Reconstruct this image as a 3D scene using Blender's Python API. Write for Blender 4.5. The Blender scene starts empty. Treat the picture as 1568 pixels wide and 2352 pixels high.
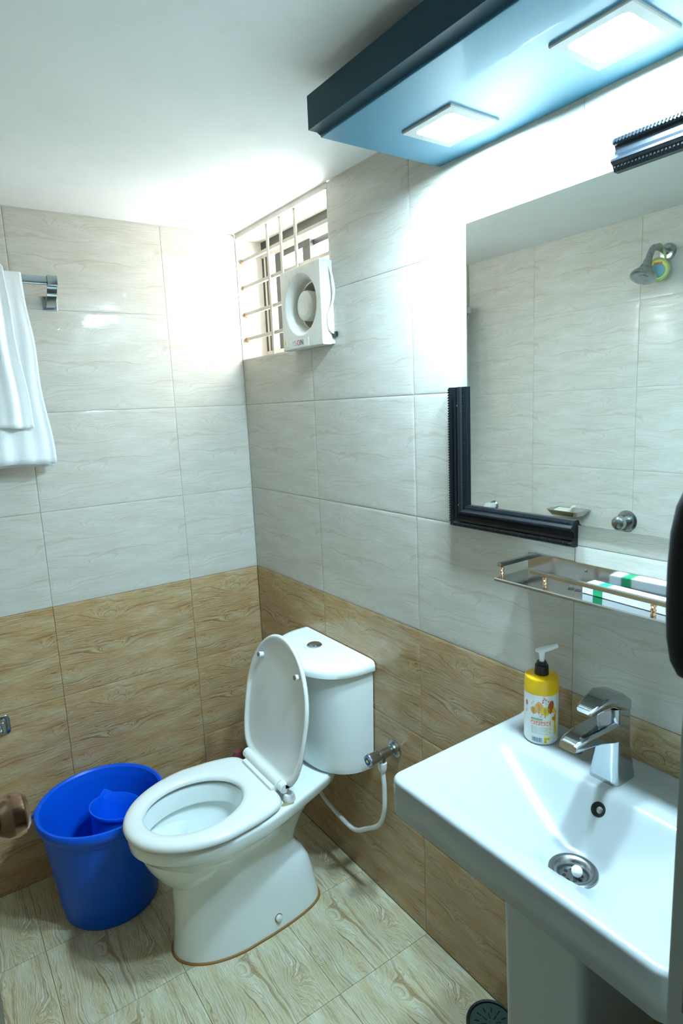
import bpy, bmesh, math, random
from math import sin, cos, pi, radians, sqrt, exp, log
from mathutils import Matrix, Vector

random.seed(7)
S = bpy.context.scene
COL = S.collection

# ------------------------------------------------------------------ camera
R = ((0.8186919, -0.5725557, -0.0438582), (-0.1333060, -0.1152106, -0.9843557), (0.5585455, 0.8117306, -0.1706471))
CAM = Vector((-1.01936, -2.06227, 1.49003))
cam = bpy.data.objects.new('camera', bpy.data.cameras.new('camera'))
COL.objects.link(cam)
cam.matrix_world = Matrix(((R[0][0], -R[1][0], -R[2][0], CAM.x), (R[0][1], -R[1][1], -R[2][1], CAM.y),
                           (R[0][2], -R[1][2], -R[2][2], CAM.z), (0, 0, 0, 1)))
cam.data.sensor_fit = 'VERTICAL'
cam.data.sensor_height = 36
cam.data.lens = 1414.71 / 2352 * 36
cam.data.clip_start = 0.02
cam.data.dof.use_dof = True
cam.data.dof.focus_distance = 1.75
cam.data.dof.aperture_fstop = 11
S.camera = cam

# ------------------------------------------------------------------ world, light, exposure
W = bpy.data.worlds.new('world')
S.world = W
W.use_nodes = True
W.node_tree.nodes['Background'].inputs[0].default_value = (1.0, 0.99, 1.0, 1)
W.node_tree.nodes['Background'].inputs[1].default_value = 20.0
LED_COLOUR = (0.68, 1.0, 1.22)
LED_STRENGTH = 335.0
S.view_settings.view_transform = 'Standard'
S.view_settings.look = 'None'
S.view_settings.gamma = 1
S.view_settings.use_curve_mapping = False
S.view_settings.exposure = 1.0
pl = bpy.data.lights.new('window_portal', 'AREA')
pl.shape = 'RECTANGLE'; pl.size = 0.58; pl.size_y = 0.42
pl.cycles.is_portal = True
po = bpy.data.objects.new('window_portal', pl)
COL.objects.link(po)
po.location = (0.16, -0.29, 1.87)
po.rotation_euler = (0, pi / 2, 0)   # faces -x, into the room

# ------------------------------------------------------------------ materials
def mat(name, col, rough=0.5, metal=0.0, coat=0.0, spec=0.5, trans=0.0, sub=0.0):
    m = bpy.data.materials.new(name)
    m.use_nodes = True
    b = m.node_tree.nodes['Principled BSDF']
    b.inputs['Base Color'].default_value = (*col, 1)
    b.inputs['Roughness'].default_value = rough
    b.inputs['Metallic'].default_value = metal
    b.inputs['Specular IOR Level'].default_value = spec
    b.inputs['Coat Weight'].default_value = coat
    b.inputs['Coat Roughness'].default_value = 0.04
    b.inputs['Transmission Weight'].default_value = trans
    if sub:
        b.inputs['Subsurface Weight'].default_value = sub
        b.inputs['Subsurface Radius'].default_value = (0.004, 0.003, 0.003)
    return m

class NT:
    """terse node helper"""
    def __init__(s, m):
        s.t = m.node_tree; s.n = s.t.nodes; s.l = s.t.links
        s.b = s.n['Principled BSDF']
    def link(s, v, sock):
        if isinstance(v, (int, float)): sock.default_value = v
        elif isinstance(v, tuple): sock.default_value = v
        else: s.l.new(v, sock)
    def math(s, op, a, b=0.0, c=0.0):
        n = s.n.new('ShaderNodeMath'); n.operation = op
        s.link(a, n.inputs[0]); s.link(b, n.inputs[1]); s.link(c, n.inputs[2])
        return n.outputs[0]
    def noise(s, vec, scale, detail=3, rough=0.55, dim='3D', w=None):
        n = s.n.new('ShaderNodeTexNoise'); n.noise_dimensions = dim
        if vec is not None: s.l.new(vec, n.inputs['Vector'])
        if w is not None: s.l.new(w, n.inputs['W'])
        n.inputs['Scale'].default_value = scale; n.inputs['Detail'].default_value = detail
        n.inputs['Roughness'].default_value = rough
        return n.outputs[0]
    def comb(s, x, y, z=0.0):
        n = s.n.new('ShaderNodeCombineXYZ')
        s.link(x, n.inputs[0]); s.link(y, n.inputs[1]); s.link(z, n.inputs[2])
        return n.outputs[0]
    def ramp(s, v, stops):
        n = s.n.new('ShaderNodeValToRGB'); e = n.color_ramp.elements
        while len(e) < len(stops): e.new(0.5)
        for q, (p, c) in zip(e, stops):
            q.position = p; q.color = (*c, 1) if len(c) == 3 else c
        s.l.new(v, n.inputs[0])
        return n.outputs[0]
    def mix(s, f, a, b, mode='MIX'):
        n = s.n.new('ShaderNodeMix'); n.data_type = 'RGBA'; n.blend_type = mode
        s.link(f, n.inputs['Factor'])
        for v, i in ((a, 6), (b, 7)):
            if isinstance(v, tuple): n.inputs[i].default_value = (*v, 1)
            else: s.l.new(v, n.inputs[i])
        return n.outputs[2]
    def bump(s, h, dist, strength=1.0):
        n = s.n.new('ShaderNodeBump'); n.inputs['Distance'].default_value = dist
        n.inputs['Strength'].default_value = strength
        s.l.new(h, n.inputs['Height']); s.l.new(n.outputs[0], s.b.inputs['Normal'])

def wood_tile(name, base, light, dark, line_amt, knots, rough, along='x', F=60.0, streak=0.5, fs=1.0, spec=0.5):
    """wood print of a ceramic tile; 'Object' coordinates, so every tile carries the same print"""
    m = mat(name, base, rough, spec=spec)
    t = NT(m)
    tc = t.n.new('ShaderNodeTexCoord'); sp = t.n.new('ShaderNodeSeparateXYZ')
    t.l.new(tc.outputs['Object'], sp.inputs[0])
    x, y = (sp.outputs[0], sp.outputs[1]) if along == 'x' else (sp.outputs[1], sp.outputs[0])
    g = t.math('MULTIPLY', y, F)
    wv = t.noise(t.comb(t.math('MULTIPLY', x, 3.2), t.math('MULTIPLY', y, 9.0), 3.1), 1.0, 3, 0.6)
    g = t.math('ADD', g, t.math('MULTIPLY', wv, 5.0))
    w2 = t.noise(t.comb(t.math('MULTIPLY', x, 16.0), t.math('MULTIPLY', y, 60.0), 0.7), 1.0, 2)
    g = t.math('ADD', g, t.math('MULTIPLY', w2, 0.9))
    for (kx, ky, sx, sy, A) in knots:
        dx = t.math('DIVIDE', t.math('SUBTRACT', x, kx), sx)
        dy = t.math('DIVIDE', t.math('SUBTRACT', y, ky), sy)
        r2 = t.math('ADD', t.math('MULTIPLY', dx, dx), t.math('MULTIPLY', dy, dy))
        r1 = t.math('SQRT', r2)
        g = t.math('ADD', g, t.math('MULTIPLY', t.math('POWER', 2.718, t.math('MULTIPLY', r1, -1.0)), A * 0.62))
    lines = t.noise(None, 1.9 * fs, 5, 0.8, '1D', g)
    fibre = t.noise(t.comb(t.math('MULTIPLY', x, 22.0), t.math('MULTIPLY', y, 520.0), 0.0), 1.0, 3, 0.7)
    patch = t.noise(t.comb(t.math('MULTIPLY', x, 7.0), t.math('MULTIPLY', y, 26.0), 5.0), 1.0, 3)
    col = t.mix(t.ramp(patch, [(0.35, (0, 0, 0)), (0.68, (1, 1, 1))]), base, light)
    lf = t.ramp(lines, [(0.30, (1, 1, 1)), (0.42, (0.45, 0.45, 0.45)), (0.50, (0, 0, 0))])
    thin = t.ramp(t.noise(None, 6.5 * fs, 3, 0.7, '1D', g), [(0.36, (1, 1, 1)), (0.45, (0, 0, 0))])
    fade = t.ramp(t.noise(t.comb(t.math('MULTIPLY', x, 5.0), t.math('MULTIPLY', y, 15.0), 9.0), 1.0, 2), [(0.35, (0.25, 0.25, 0.25)), (0.6, (1, 1, 1))])
    allf = t.math('MULTIPLY', t.math('MAXIMUM', lf, t.math('MULTIPLY', thin, streak)), fade)
    col = t.mix(t.math('MULTIPLY', allf, line_amt), col, dark)
    col = t.mix(t.math('MULTIPLY', t.ramp(fibre, [(0.42, (0, 0, 0)), (0.66, (1, 1, 1))]), 0.42 * line_amt), col, dark)
    t.l.new(col, t.b.inputs['Base Color'])
    t.bump(t.math('MULTIPLY', allf, -1.0), 0.00012, 0.5)
    return m

KN = [(0.17, 0.235, 0.035, 0.016, 10), (0.385, 0.175, 0.04, 0.017, 12), (0.16, 0.12, 0.05, 0.014, 8), (0.30, 0.05, 0.05, 0.018, -7), (0.03, 0.06, 0.03, 0.014, 7)]
M_CREAM = wood_tile('cream_wood_print_tile', (0.53, 0.515, 0.455), (0.60, 0.59, 0.54), (0.35, 0.245, 0.12), 0.5, KN, 0.055, 'x', 70, 0.45, 1.0, 0.22)
M_BROWN = wood_tile('brown_wood_print_tile', (0.50, 0.315, 0.145), (0.57, 0.455, 0.275), (0.14, 0.065, 0.018), 1.0, KN, 0.16, 'x', 80, 0.7, 1.25)
KF = [(0.10, 0.22, 0.03, 0.02, 8), (0.22, 0.12, 0.035, 0.02, 10), (0.06, 0.07, 0.04, 0.02, 8)]
M_FLOOR = wood_tile('floor_wood_print_tile', (0.53, 0.48, 0.29), (0.67, 0.68, 0.52), (0.19, 0.09, 0.02), 1.0, KF, 0.28, 'y', 75, 0.75, 1.15)
M_GROUT = mat('grout', (0.60, 0.585, 0.53), 0.9)
M_GROUT_DARK = mat('brown_grout', (0.10, 0.08, 0.045), 0.9)

def plaster(name, col, dirt, amt):
    m = mat(name, col, 0.75)
    t = NT(m)
    tc = t.n.new('ShaderNodeTexCoord')
    n = t.noise(tc.outputs['Object'], 7.0, 5, 0.65)
    c = t.mix(t.math('MULTIPLY', t.ramp(n, [(0.5, (0, 0, 0)), (0.75, (1, 1, 1))]), amt), col, dirt)
    t.l.new(c, t.b.inputs['Base Color'])
    t.bump(t.noise(tc.outputs['Object'], 60.0, 3), 0.0006, 0.3)
    return m
M_CEIL = plaster('white_ceiling_paint', (0.86, 0.87, 0.84), (0.7, 0.7, 0.65), 0.3)
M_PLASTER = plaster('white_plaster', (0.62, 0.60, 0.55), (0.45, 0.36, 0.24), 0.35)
M_HALL = plaster('hall_wall_paint', (0.60, 0.60, 0.56), (0.2, 0.2, 0.18), 0.3)
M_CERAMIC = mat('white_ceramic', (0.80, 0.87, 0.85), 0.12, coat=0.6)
M_BASIN = mat('glare_dimmed_basin_ceramic', (0.39, 0.43, 0.43), 0.28, coat=0.0)  # white ceramic greyed in its colour to offset the strong lamp light from above
M_SEAT = mat('white_seat_plastic', (0.74, 0.77, 0.74), 0.22, coat=0.2)
M_TANK = mat('white_tank_ceramic', (0.84, 0.90, 0.89), 0.2, coat=0.3)
M_WATER = mat('bowl_water', (0.78, 0.84, 0.84), 0.03)
_t = NT(M_WATER); _c = _t.n.new('ShaderNodeTexCoord'); _t.bump(_t.noise(_c.outputs['Object'], 45.0, 2), 0.004, 0.5)
M_CHROME = mat('chrome', (0.50, 0.54, 0.57), 0.09, 1)
M_CHROME_OLD = mat('worn_chrome', (0.42, 0.46, 0.47), 0.25, 1)
M_STEEL = mat('brushed_steel', (0.52, 0.53, 0.53), 0.14, 1)
M_DRAINSTEEL = mat('drain_steel', (0.30, 0.32, 0.33), 0.26, 1)
M_COPPER = mat('copper_brass_post', (0.70, 0.42, 0.25), 0.18, 1)
M_BRONZE = mat('antique_bronze', (0.34, 0.20, 0.12), 0.2, 1)
M_MIRROR = mat('mirror_silver', (0.88, 0.93, 0.92), 0.012, 1)
M_BLACK_WOOD = mat('black_painted_moulding', (0.004, 0.006, 0.008), 0.32, spec=0.35)
M_BLACK = mat('black_plastic', (0.010, 0.011, 0.012), 0.35)
M_CLOTH_BLACK = mat('black_cloth', (0.006, 0.007, 0.007), 0.9)
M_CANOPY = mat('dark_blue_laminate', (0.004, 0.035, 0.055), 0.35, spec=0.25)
M_CANOPY_UNDER = mat('flare_tinted_underside', (0.028, 0.15, 0.23), 0.32, coat=0.15)  # lens-flare haze of the lamps painted in as a lighter blue than the fascia
M_LED_FRAME = mat('white_lamp_frame', (0.40, 0.40, 0.38), 0.5)
M_BLUE = mat('blue_plastic', (0.001, 0.10, 0.70), 0.36, spec=0.3)
M_BLUE_MUG = mat('blue_mug_plastic', (0.001, 0.115, 0.80), 0.34, spec=0.3)
M_FAN = mat('off_white_fan_plastic', (0.78, 0.77, 0.71), 0.35)
M_FAN_DARK = mat('fan_interior', (0.20, 0.17, 0.12), 0.5)
M_FAN_TUBE = mat('dusty_fan_duct', (0.62, 0.58, 0.48), 0.5)
M_BARS = mat('cream_painted_iron', (0.50, 0.47, 0.40), 0.45)
M_RUST = mat('rusty_paint', (0.42, 0.24, 0.10), 0.8)
M_ALU = mat('dark_grey_aluminium', (0.05, 0.055, 0.05), 0.45)
M_ALU_L = mat('pale_aluminium', (0.55, 0.50, 0.42), 0.4)
M_JAMB = mat('brown_door_frame', (0.40, 0.42, 0.38), 0.3)
M_DOOR = mat('brown_door', (0.10, 0.09, 0.065), 0.4)
M_YELLOW = mat('yellow_plastic', (0.86, 0.50, 0.005), 0.35)
M_BOTTLE = mat('white_bottle', (0.82, 0.83, 0.80), 0.28)
M_PUMP = mat('translucent_white_pump', (0.85, 0.88, 0.87), 0.3)
M_HOSE = mat('white_hose', (0.74, 0.76, 0.74), 0.35)
M_PAPER = mat('white_carton', (0.86, 0.87, 0.88), 0.4)
M_GREEN = mat('green_print', (0.0, 0.36, 0.13), 0.4)
M_PINK = mat('pink_plastic', (0.38, 0.10, 0.14), 0.4)
M_STAIN = mat('brown_sealant', (0.25, 0.13, 0.03), 0.7)
M_SOAP = mat('cream_soap', (0.70, 0.68, 0.56), 0.5)
M_DRAIN = mat('dark_drain_plastic', (0.022, 0.05, 0.043), 0.4)
M_HOLE = mat('drain_hole', (0.004, 0.004, 0.004), 0.9)
def flat(n, c): return mat(n, c, 0.4)
P_TAN = flat('print_tan', (0.72, 0.36, 0.08)); P_GOLD = flat('print_gold', (0.82, 0.44, 0.10)); P_YEL = flat('print_yellow', (0.80, 0.56, 0.01))
P_RUST = flat('print_rust', (0.50, 0.10, 0.01)); P_RED = flat('print_red', (0.62, 0.06, 0.05)); P_CORAL = flat('print_coral', (0.78, 0.25, 0.14))
P_GRN = flat('print_green', (0.30, 0.42, 0.18)); P_PALE = flat('print_pale_yellow', (0.82, 0.78, 0.50)); P_INK = flat('print_ink', (0.10, 0.09, 0.08))
P_BAR = flat('print_barcode', (0.10, 0.20, 0.36)); P_ORANGE = flat('print_orange', (0.78, 0.20, 0.01)); P_GREY = flat('print_grey', (0.42, 0.44, 0.40))
P_LIME = flat('print_lime', (0.62, 0.66, 0.08)); P_TEAL = flat('print_teal', (0.10, 0.28, 0.34)); P_NAVY = flat('print_navy', (0.02, 0.07, 0.22))

M_LED = bpy.data.materials.new('led_panel'); M_LED.use_nodes = True
_n = M_LED.node_tree.nodes; _n.remove(_n['Principled BSDF'])
_e = _n.new('ShaderNodeEmission'); _e.inputs[0].default_value = (*LED_COLOUR, 1); _e.inputs[1].default_value = LED_STRENGTH
M_LED.node_tree.links.new(_e.outputs[0], _n['Material Output'].inputs[0])

M_GLASS = bpy.data.materials.new('window_glass'); M_GLASS.use_nodes = True
_n = M_GLASS.node_tree.nodes; _n.remove(_n['Principled BSDF'])
_t = _n.new('ShaderNodeBsdfTransparent'); _t.inputs[0].default_value = (0.92, 0.95, 0.95, 1)
_g = _n.new('ShaderNodeBsdfGlossy'); _g.inputs['Roughness'].default_value = 0.02
_m = _n.new('ShaderNodeMixShader'); _m.inputs[0].default_value = 0.06
_L = M_GLASS.node_tree.links
_L.new(_t.outputs[0], _m.inputs[1]); _L.new(_g.outputs[0], _m.inputs[2]); _L.new(_m.outputs[0], _n['Material Output'].inputs[0])

def towel_mat():
    m = mat('white_terry', (0.84, 0.86, 0.85), 0.95)
    t = NT(m); tc = t.n.new('ShaderNodeTexCoord')
    t.bump(t.noise(tc.outputs['Object'], 420.0, 2), 0.0015, 0.6)
    return m
M_TOWEL = towel_mat()

# worn chrome speckle, ceramic stain
def speckle(m, dark, scale, amt):
    t = NT(m); tc = t.n.new('ShaderNodeTexCoord')
    base = tuple(t.b.inputs['Base Color'].default_value[:3])
    n = t.noise(tc.outputs['Object'], scale, 4, 0.7)
    c = t.mix(t.math('MULTIPLY', t.ramp(n, [(0.5, (0, 0, 0)), (0.7, (1, 1, 1))]), amt), base, dark)
    t.l.new(c, t.b.inputs['Base Color'])
speckle(M_CHROME_OLD, (0.2, 0.22, 0.22), 60, 0.7)
speckle(M_STEEL, (0.42, 0.40, 0.37), 25, 0.5)
speckle(M_FAN, (0.55, 0.50, 0.38), 14, 0.35)
speckle(M_BARS, (0.50, 0.36, 0.18), 22, 0.35)

# ------------------------------------------------------------------ mesh helpers
def ob(name, bm, m, parent=None, smooth=35, kind=None):
    me = bpy.data.meshes.new(name)
    bmesh.ops.recalc_face_normals(bm, faces=bm.faces)
    bm.to_mesh(me); bm.free()
    for q in (m if isinstance(m, (list, tuple)) else [m]): me.materials.append(q)
    if smooth:
        me.shade_smooth(); me.set_sharp_from_angle(angle=radians(smooth))
    o = bpy.data.objects.new(name, me); COL.objects.link(o)
    if smooth and smooth < 60:
        md = o.modifiers.new('weighted_normal', 'WEIGHTED_NORMAL'); md.keep_sharp = True; md.weight = 80
    if parent is not None: par(o, parent)
    if kind: o['kind'] = kind
    return o
BASE = {}
def par(o, p):
    o.parent = p
    o.matrix_parent_inverse = BASE.get(p.name, Matrix.Identity(4)).inverted()
def empty(name, loc):
    o = bpy.data.objects.new(name, None); COL.objects.link(o)
    o.location = loc; o.empty_display_size = 0.02
    BASE[o.name] = Matrix.Translation(loc)
    return o
def tag(o, label, cat, group=None, kind=None):
    o['label'] = label; o['category'] = cat
    if group: o['group'] = group
    if kind: o['kind'] = kind
    return o
def B(): return bmesh.new()
def box(bm, lo, hi, bev=0.0, mi=0, seg=2, rot=None):
    r = bmesh.ops.create_cube(bm, size=1)
    vs = r['verts']
    c = [(a + b) / 2 for a, b in zip(lo, hi)]; s = [max(abs(b - a), 1e-5) for a, b in zip(lo, hi)]
    for v in vs: v.co = Vector((v.co.x * s[0], v.co.y * s[1], v.co.z * s[2]))
    if rot is not None:
        for v in vs: v.co = rot @ v.co
    for v in vs: v.co += Vector(c)
    fs = {f for v in vs for f in v.link_faces}
    for f in fs: f.material_index = mi
    if bev > 0:
        es = list({e for v in vs for e in v.link_edges})
        rr = bmesh.ops.bevel(bm, geom=es, offset=bev, segments=seg, profile=0.5, affect='EDGES')
        for f in rr['faces']: f.material_index = mi
def loft(bm, rings, cap0=True, cap1=True, closed=True, mi=0):
    V = [[bm.verts.new(p) for p in r] for r in rings]
    n = len(V[0])
    for a, b in zip(V, V[1:]):
        for i in range(n if closed else n - 1):
            j = (i + 1) % n
            f = bm.faces.new((a[i], a[j], b[j], b[i])); f.material_index = mi
    if cap0: bm.faces.new(V[0][::-1]).material_index = mi
    if cap1: bm.faces.new(V[-1]).material_index = mi
    return V
def frame_of(d):
    d = Vector(d).normalized()
    a = Vector((0, 0, 1)) if abs(d.z) < 0.9 else Vector((1, 0, 0))
    u = d.cross(a).normalized(); return u, d.cross(u).normalized(), d
def lathe(bm, prof, origin=(0, 0, 0), axis=(0, 0, 1), n=32, mi=0, cap0=True, cap1=True):
    """prof: (radius, distance along axis)"""
    u, v, d = frame_of(axis); o = Vector(origin)
    rings = [[o + d * h + (u * cos(2 * pi * i / n) + v * sin(2 * pi * i / n)) * max(r, 1e-5) for i in range(n)] for r, h in prof]
    loft(bm, rings, cap0, cap1, mi=mi)
def cyl(bm, a, b, r, n=20, mi=0, bev=0.0):
    a = Vector(a); d = Vector(b) - a; L = d.length
    p = [(r, 0), (r, L)] if not bev else [(r - bev, 0), (r, bev), (r, L - bev), (r - bev, L)]
    lathe(bm, p, a, d, n, mi)
def catmull(P, k=6):
    P = [Vector(p) for p in P]; out = []
    for i in range(len(P) - 1):
        p0, p1, p2, p3 = P[max(i - 1, 0)], P[i], P[i + 1], P[min(i + 2, len(P) - 1)]
        for j in range(k):
            t = j / k
            out.append(0.5 * ((2 * p1) + (p2 - p0) * t + (2 * p0 - 5 * p1 + 4 * p2 - p3) * t * t + (3 * p1 - p0 - 3 * p2 + p3) * t ** 3))
    out.append(P[-1]); return out
def tube(bm, P, r, n=12, k=6, mi=0):
    P = catmull(P, k) if k else [Vector(p) for p in P]
    rings = []; u = None
    for i, p in enumerate(P):
        d = (P[min(i + 1, len(P) - 1)] - P[max(i - 1, 0)]).normalized()
        if u is None: u, _, _ = frame_of(d)
        u = (u - d * u.dot(d)).normalized(); v = d.cross(u)
        rr = r(i / (len(P) - 1)) if callable(r) else r
        rings.append([p + (u * cos(2 * pi * j / n) + v * sin(2 * pi * j / n)) * rr for j in range(n)])
    loft(bm, rings, mi=mi)
def rrect(w, h, r, n=5):
    pts = []
    for cx, cy, a0 in ((w / 2 - r, h / 2 - r, 0), (-w / 2 + r, h / 2 - r, pi / 2), (-w / 2 + r, -h / 2 + r, pi), (w / 2 - r, -h / 2 + r, 1.5 * pi)):
        for i in range(n + 1):
            a = a0 + pi / 2 * i / n
            pts.append((cx + r * cos(a), cy + r * sin(a)))
    return pts

# ------------------------------------------------------------------ room
H = 2.0895; ROW = 0.30141; TW = 0.4534; TOP = 0.9042; RW = 1.17; YF = -1.80
OPEN = (-0.578, 1.6663)        # window opening: y from OPEN[0] to 0, z above OPEN[1]

def inset_poly(P, d):
    n = len(P); out = []
    for i in range(n):
        p0, p1, p2 = Vector(P[i - 1]), Vector(P[i]), Vector(P[(i + 1) % n])
        a = (p1 - p0).normalized(); b = (p2 - p1).normalized()
        na = Vector((-a.y, a.x)); nb = Vector((-b.y, b.x))
        s = na + nb; out.append(p1 + s * (d / max(1 + na.dot(nb), 0.2)))
    return out
TILE_CACHE = {}
def tile(parent, poly, mw, m, thick=0.0025, gap=0.0006, cush=0.007, drop=0.0006):
    key = (tuple((round(a, 4), round(b, 4)) for a, b in poly), m.name)
    me = TILE_CACHE.get(key)
    if me is None:
        bm = B()
        o0 = inset_poly(poly, gap); o1 = inset_poly(poly, gap + cush * 0.35); o2 = inset_poly(poly, gap + cush)
        V = [[bm.verts.new((p.x, p.y, z)) for p in r] for r, z in ((o0, -thick), (o0, -drop), (o1, -drop * 0.4), (o2, 0.0))]
        k = len(poly)
        for a, b in zip(V, V[1:]):
            for i in range(k): bm.faces.new((a[i], a[(i + 1) % k], b[(i + 1) % k], b[i]))
        bm.faces.new(V[-1])
        me = bpy.data.meshes.new('tile'); bm.to_mesh(me); bm.free(); me.materials.append(m)
        TILE_CACHE[key] = me
    o = bpy.data.objects.new('tile', me); COL.objects.link(o)
    o.parent = parent; o.matrix_basis = mw
    return o
def rect(a, b, c, d): return [(a, b), (c, b), (c, d), (a, d)]
rowz = [(i * ROW, min((i + 1) * ROW, H - 0.002)) for i in range(7)]
def rowmat(i): return M_BROWN if i < 3 else M_CREAM

# floor (grout bed) + tiles
bm = B(); box(bm, (-RW - 0.06, YF - 0.08, -0.06), (0.13, 0.06, -0.0025))
floor = tag(ob('floor', bm, M_GROUT_DARK, smooth=0), 'wood-look ceramic tile floor of the bathroom', 'floor', kind='structure')
FX = [-0.0055 - 0.2985 * i for i in range(5)]
FX = [0.0, -0.3024 + 0.0, -0.5989, -0.8954, -RW]
FY = [0.0, -0.3048, -0.6111, -0.9174, -1.2237, -1.53, YF]
for i in range(len(FX) - 1):
    for j in range(len(FY) - 1):
        w = FX[i] - FX[i + 1]; h = FY[j] - FY[j + 1]
        w = 0.2965 if 0.29 < w < 0.31 and i else w; h = 0.3063 if 0.30 < h < 0.31 else h
        tile(floor, rect(0, 0, w, h), Matrix.Translation((FX[i + 1], FY[j + 1], 0)), M_FLOOR, cush=0.003, drop=0.0003)

def wallframe(u, n, o):
    u = Vector(u); n = Vector(n); v = Vector((0, 0, 1))
    return Matrix(((u.x, v.x, n.x, o[0]), (u.y, v.y, n.y, o[1]), (u.z, v.z, n.z, o[2]), (0, 0, 0, 1)))
# left wall y = 0
bm = B(); box(bm, (-RW - 0.06, 0.0025, TOP), (0.0025, 0.06, H + 0.05)); box(bm, (-RW - 0.06, 0.0025, -0.0025), (0.0025, 0.06, TOP), mi=1)
wl = tag(ob('wall_left', bm, [M_GROUT, M_GROUT_DARK], smooth=0), 'cream over brown tiled wall behind the blue bucket', 'wall', kind='structure')
cols = [(-0.2662, 0.0), (-0.7196, -0.2662), (-RW, -0.7196)]
for k, (x0, x1) in enumerate(cols):
    for i, (z0, z1) in enumerate(rowz):
        off = 0.0 if k < 2 else TW - (x1 - x0)          # the last column is cut at its left end
        tile(wl, rect(off, 0, off + (x1 - x0), z1 - z0), wallframe((1, 0, 0), (0, -1, 0), (x0 - off, 0, z0)), rowmat(i))
# right wall x = 0, opening for the window
bm = B()
box(bm, (0.0025, YF, -0.0025), (0.13, 0.06, TOP), mi=1); box(bm, (0.0025, YF, TOP), (0.13, 0.06, OPEN[1] - 0.002)); box(bm, (0.0025, YF, OPEN[1] - 0.002), (0.13, OPEN[0] - 0.002, H + 0.05))
wr = tag(ob('wall_right', bm, [M_GROUT, M_GROUT_DARK], smooth=0), 'tiled wall that carries mirror, sink and window opening', 'wall', kind='structure')
ys = [0.0, -0.4588, -0.9122, -1.3656, YF]
for k in range(4):
    y1, y0 = ys[k], ys[k + 1]
    for i, (z0, z1) in enumerate(rowz):
        mw = wallframe((0, -1, 0), (-1, 0, 0), (0, y1, z0))
        w = y1 - y0; h = z1 - z0
        if k == 0: w = TW + 0.0054
        P = rect(0, 0, w, h)
        if z1 > OPEN[1]:
            if k == 0:
                if z0 > OPEN[1]: continue
                P = rect(0, 0, w, OPEN[1] - z0)
            elif k == 1:
                c = -OPEN[0] + y1
                P = rect(c, 0, w, h) if z0 > OPEN[1] else [(0, 0), (w, 0), (w, h), (c, h), (c, OPEN[1] - z0), (0, OPEN[1] - z0)]
        tile(wr, P, mw, rowmat(i))
# opposite wall (seen in the mirror) x = -RW
bm = B(); box(bm, (-RW - 0.06, YF - 0.08, -0.0025), (-RW - 0.0025, 0.0025, H + 0.05))
wo = tag(ob('wall_opposite', bm, M_GROUT, smooth=0), 'tiled shower wall opposite the mirror', 'wall', kind='structure')
ys = [0.0, -0.36, -0.8134, -1.2668, YF]
for k in range(4):
    y1, y0 = ys[k], ys[k + 1]
    for i, (z0, z1) in enumerate(rowz):
        off = TW - (y1 - y0) if k == 3 else 0.0
        tile(wo, rect(off, 0, off + y1 - y0, z1 - z0), wallframe((0, 1, 0), (1, 0, 0), (-RW, y0 - off, z0)), rowmat(i))
# front wall with the doorway the camera looks through
JX = -0.458
bm = B()
box(bm, (JX + 0.02, YF - 0.08, -0.0025), (0.13, YF, H + 0.05)); box(bm, (-RW - 0.06, YF - 0.08, -0.0025), (-1.105, YF, H + 0.05))
box(bm, (-1.105, YF - 0.08, 2.04), (JX + 0.02, YF, H + 0.05))
wf = tag(ob('wall_front', bm, M_CREAM, smooth=0), 'wall around the doorway nearest the viewer', 'wall', kind='structure')
bm = B(); box(bm, (-RW - 0.06, YF - 0.08, H), (0.0, 0.06, H + 0.05))
ceil = tag(ob('ceiling', bm, M_CEIL, smooth=0), 'white painted bathroom ceiling', 'ceiling', kind='structure')
# hall behind the camera
bm = B()
box(bm, (-2.0, -3.2, -0.06), (0.4, YF - 0.08, -0.01)); box(bm, (-2.0, -3.2, 2.3), (0.4, YF - 0.08, 2.35))
box(bm, (-2.05, -3.2, -0.06), (-2.0, YF - 0.08, 2.35)); box(bm, (0.4, -3.2, -0.06), (0.45, YF - 0.08, 2.35)); box(bm, (-2.05, -3.25, -0.06), (0.45, -3.2, 2.35))
box(bm, (-2.05, YF - 0.08, 0), (-RW - 0.06, YF - 0.04, 2.35)); box(bm, (0.13, YF - 0.08, 0), (0.45, YF - 0.04, 2.35)); box(bm, (-RW - 0.06, YF - 0.08, H + 0.05), (0.13, YF - 0.04, 2.35))
wh = tag(ob('wall_hall', bm, M_HALL, smooth=0), 'dim hall outside the bathroom door', 'wall', kind='structure')
# door frame
bm = B()
box(bm, (JX, YF - 0.085, 0), (JX + 0.02, YF + 0.004, 2.04), 0.003); box(bm, (-1.105, YF - 0.085, 0), (-1.085, YF + 0.004, 2.04), 0.003)
box(bm, (-1.085, YF - 0.085, 2.02), (JX, YF + 0.004, 2.04), 0.003)
tr = tag(ob('trim_1', bm, M_JAMB), 'dark brown door frame, its jamb at the right picture edge', 'door frame', kind='structure')
bm = B(); box(bm, (JX - 0.0015, YF - 0.045, 0.872), (JX + 0.001, YF - 0.012, 0.905), 0.0004)
sp = ob('strike_plate', bm, M_CHROME, tr); sp['label'] = 'small metal strike plate on the jamb'

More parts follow.
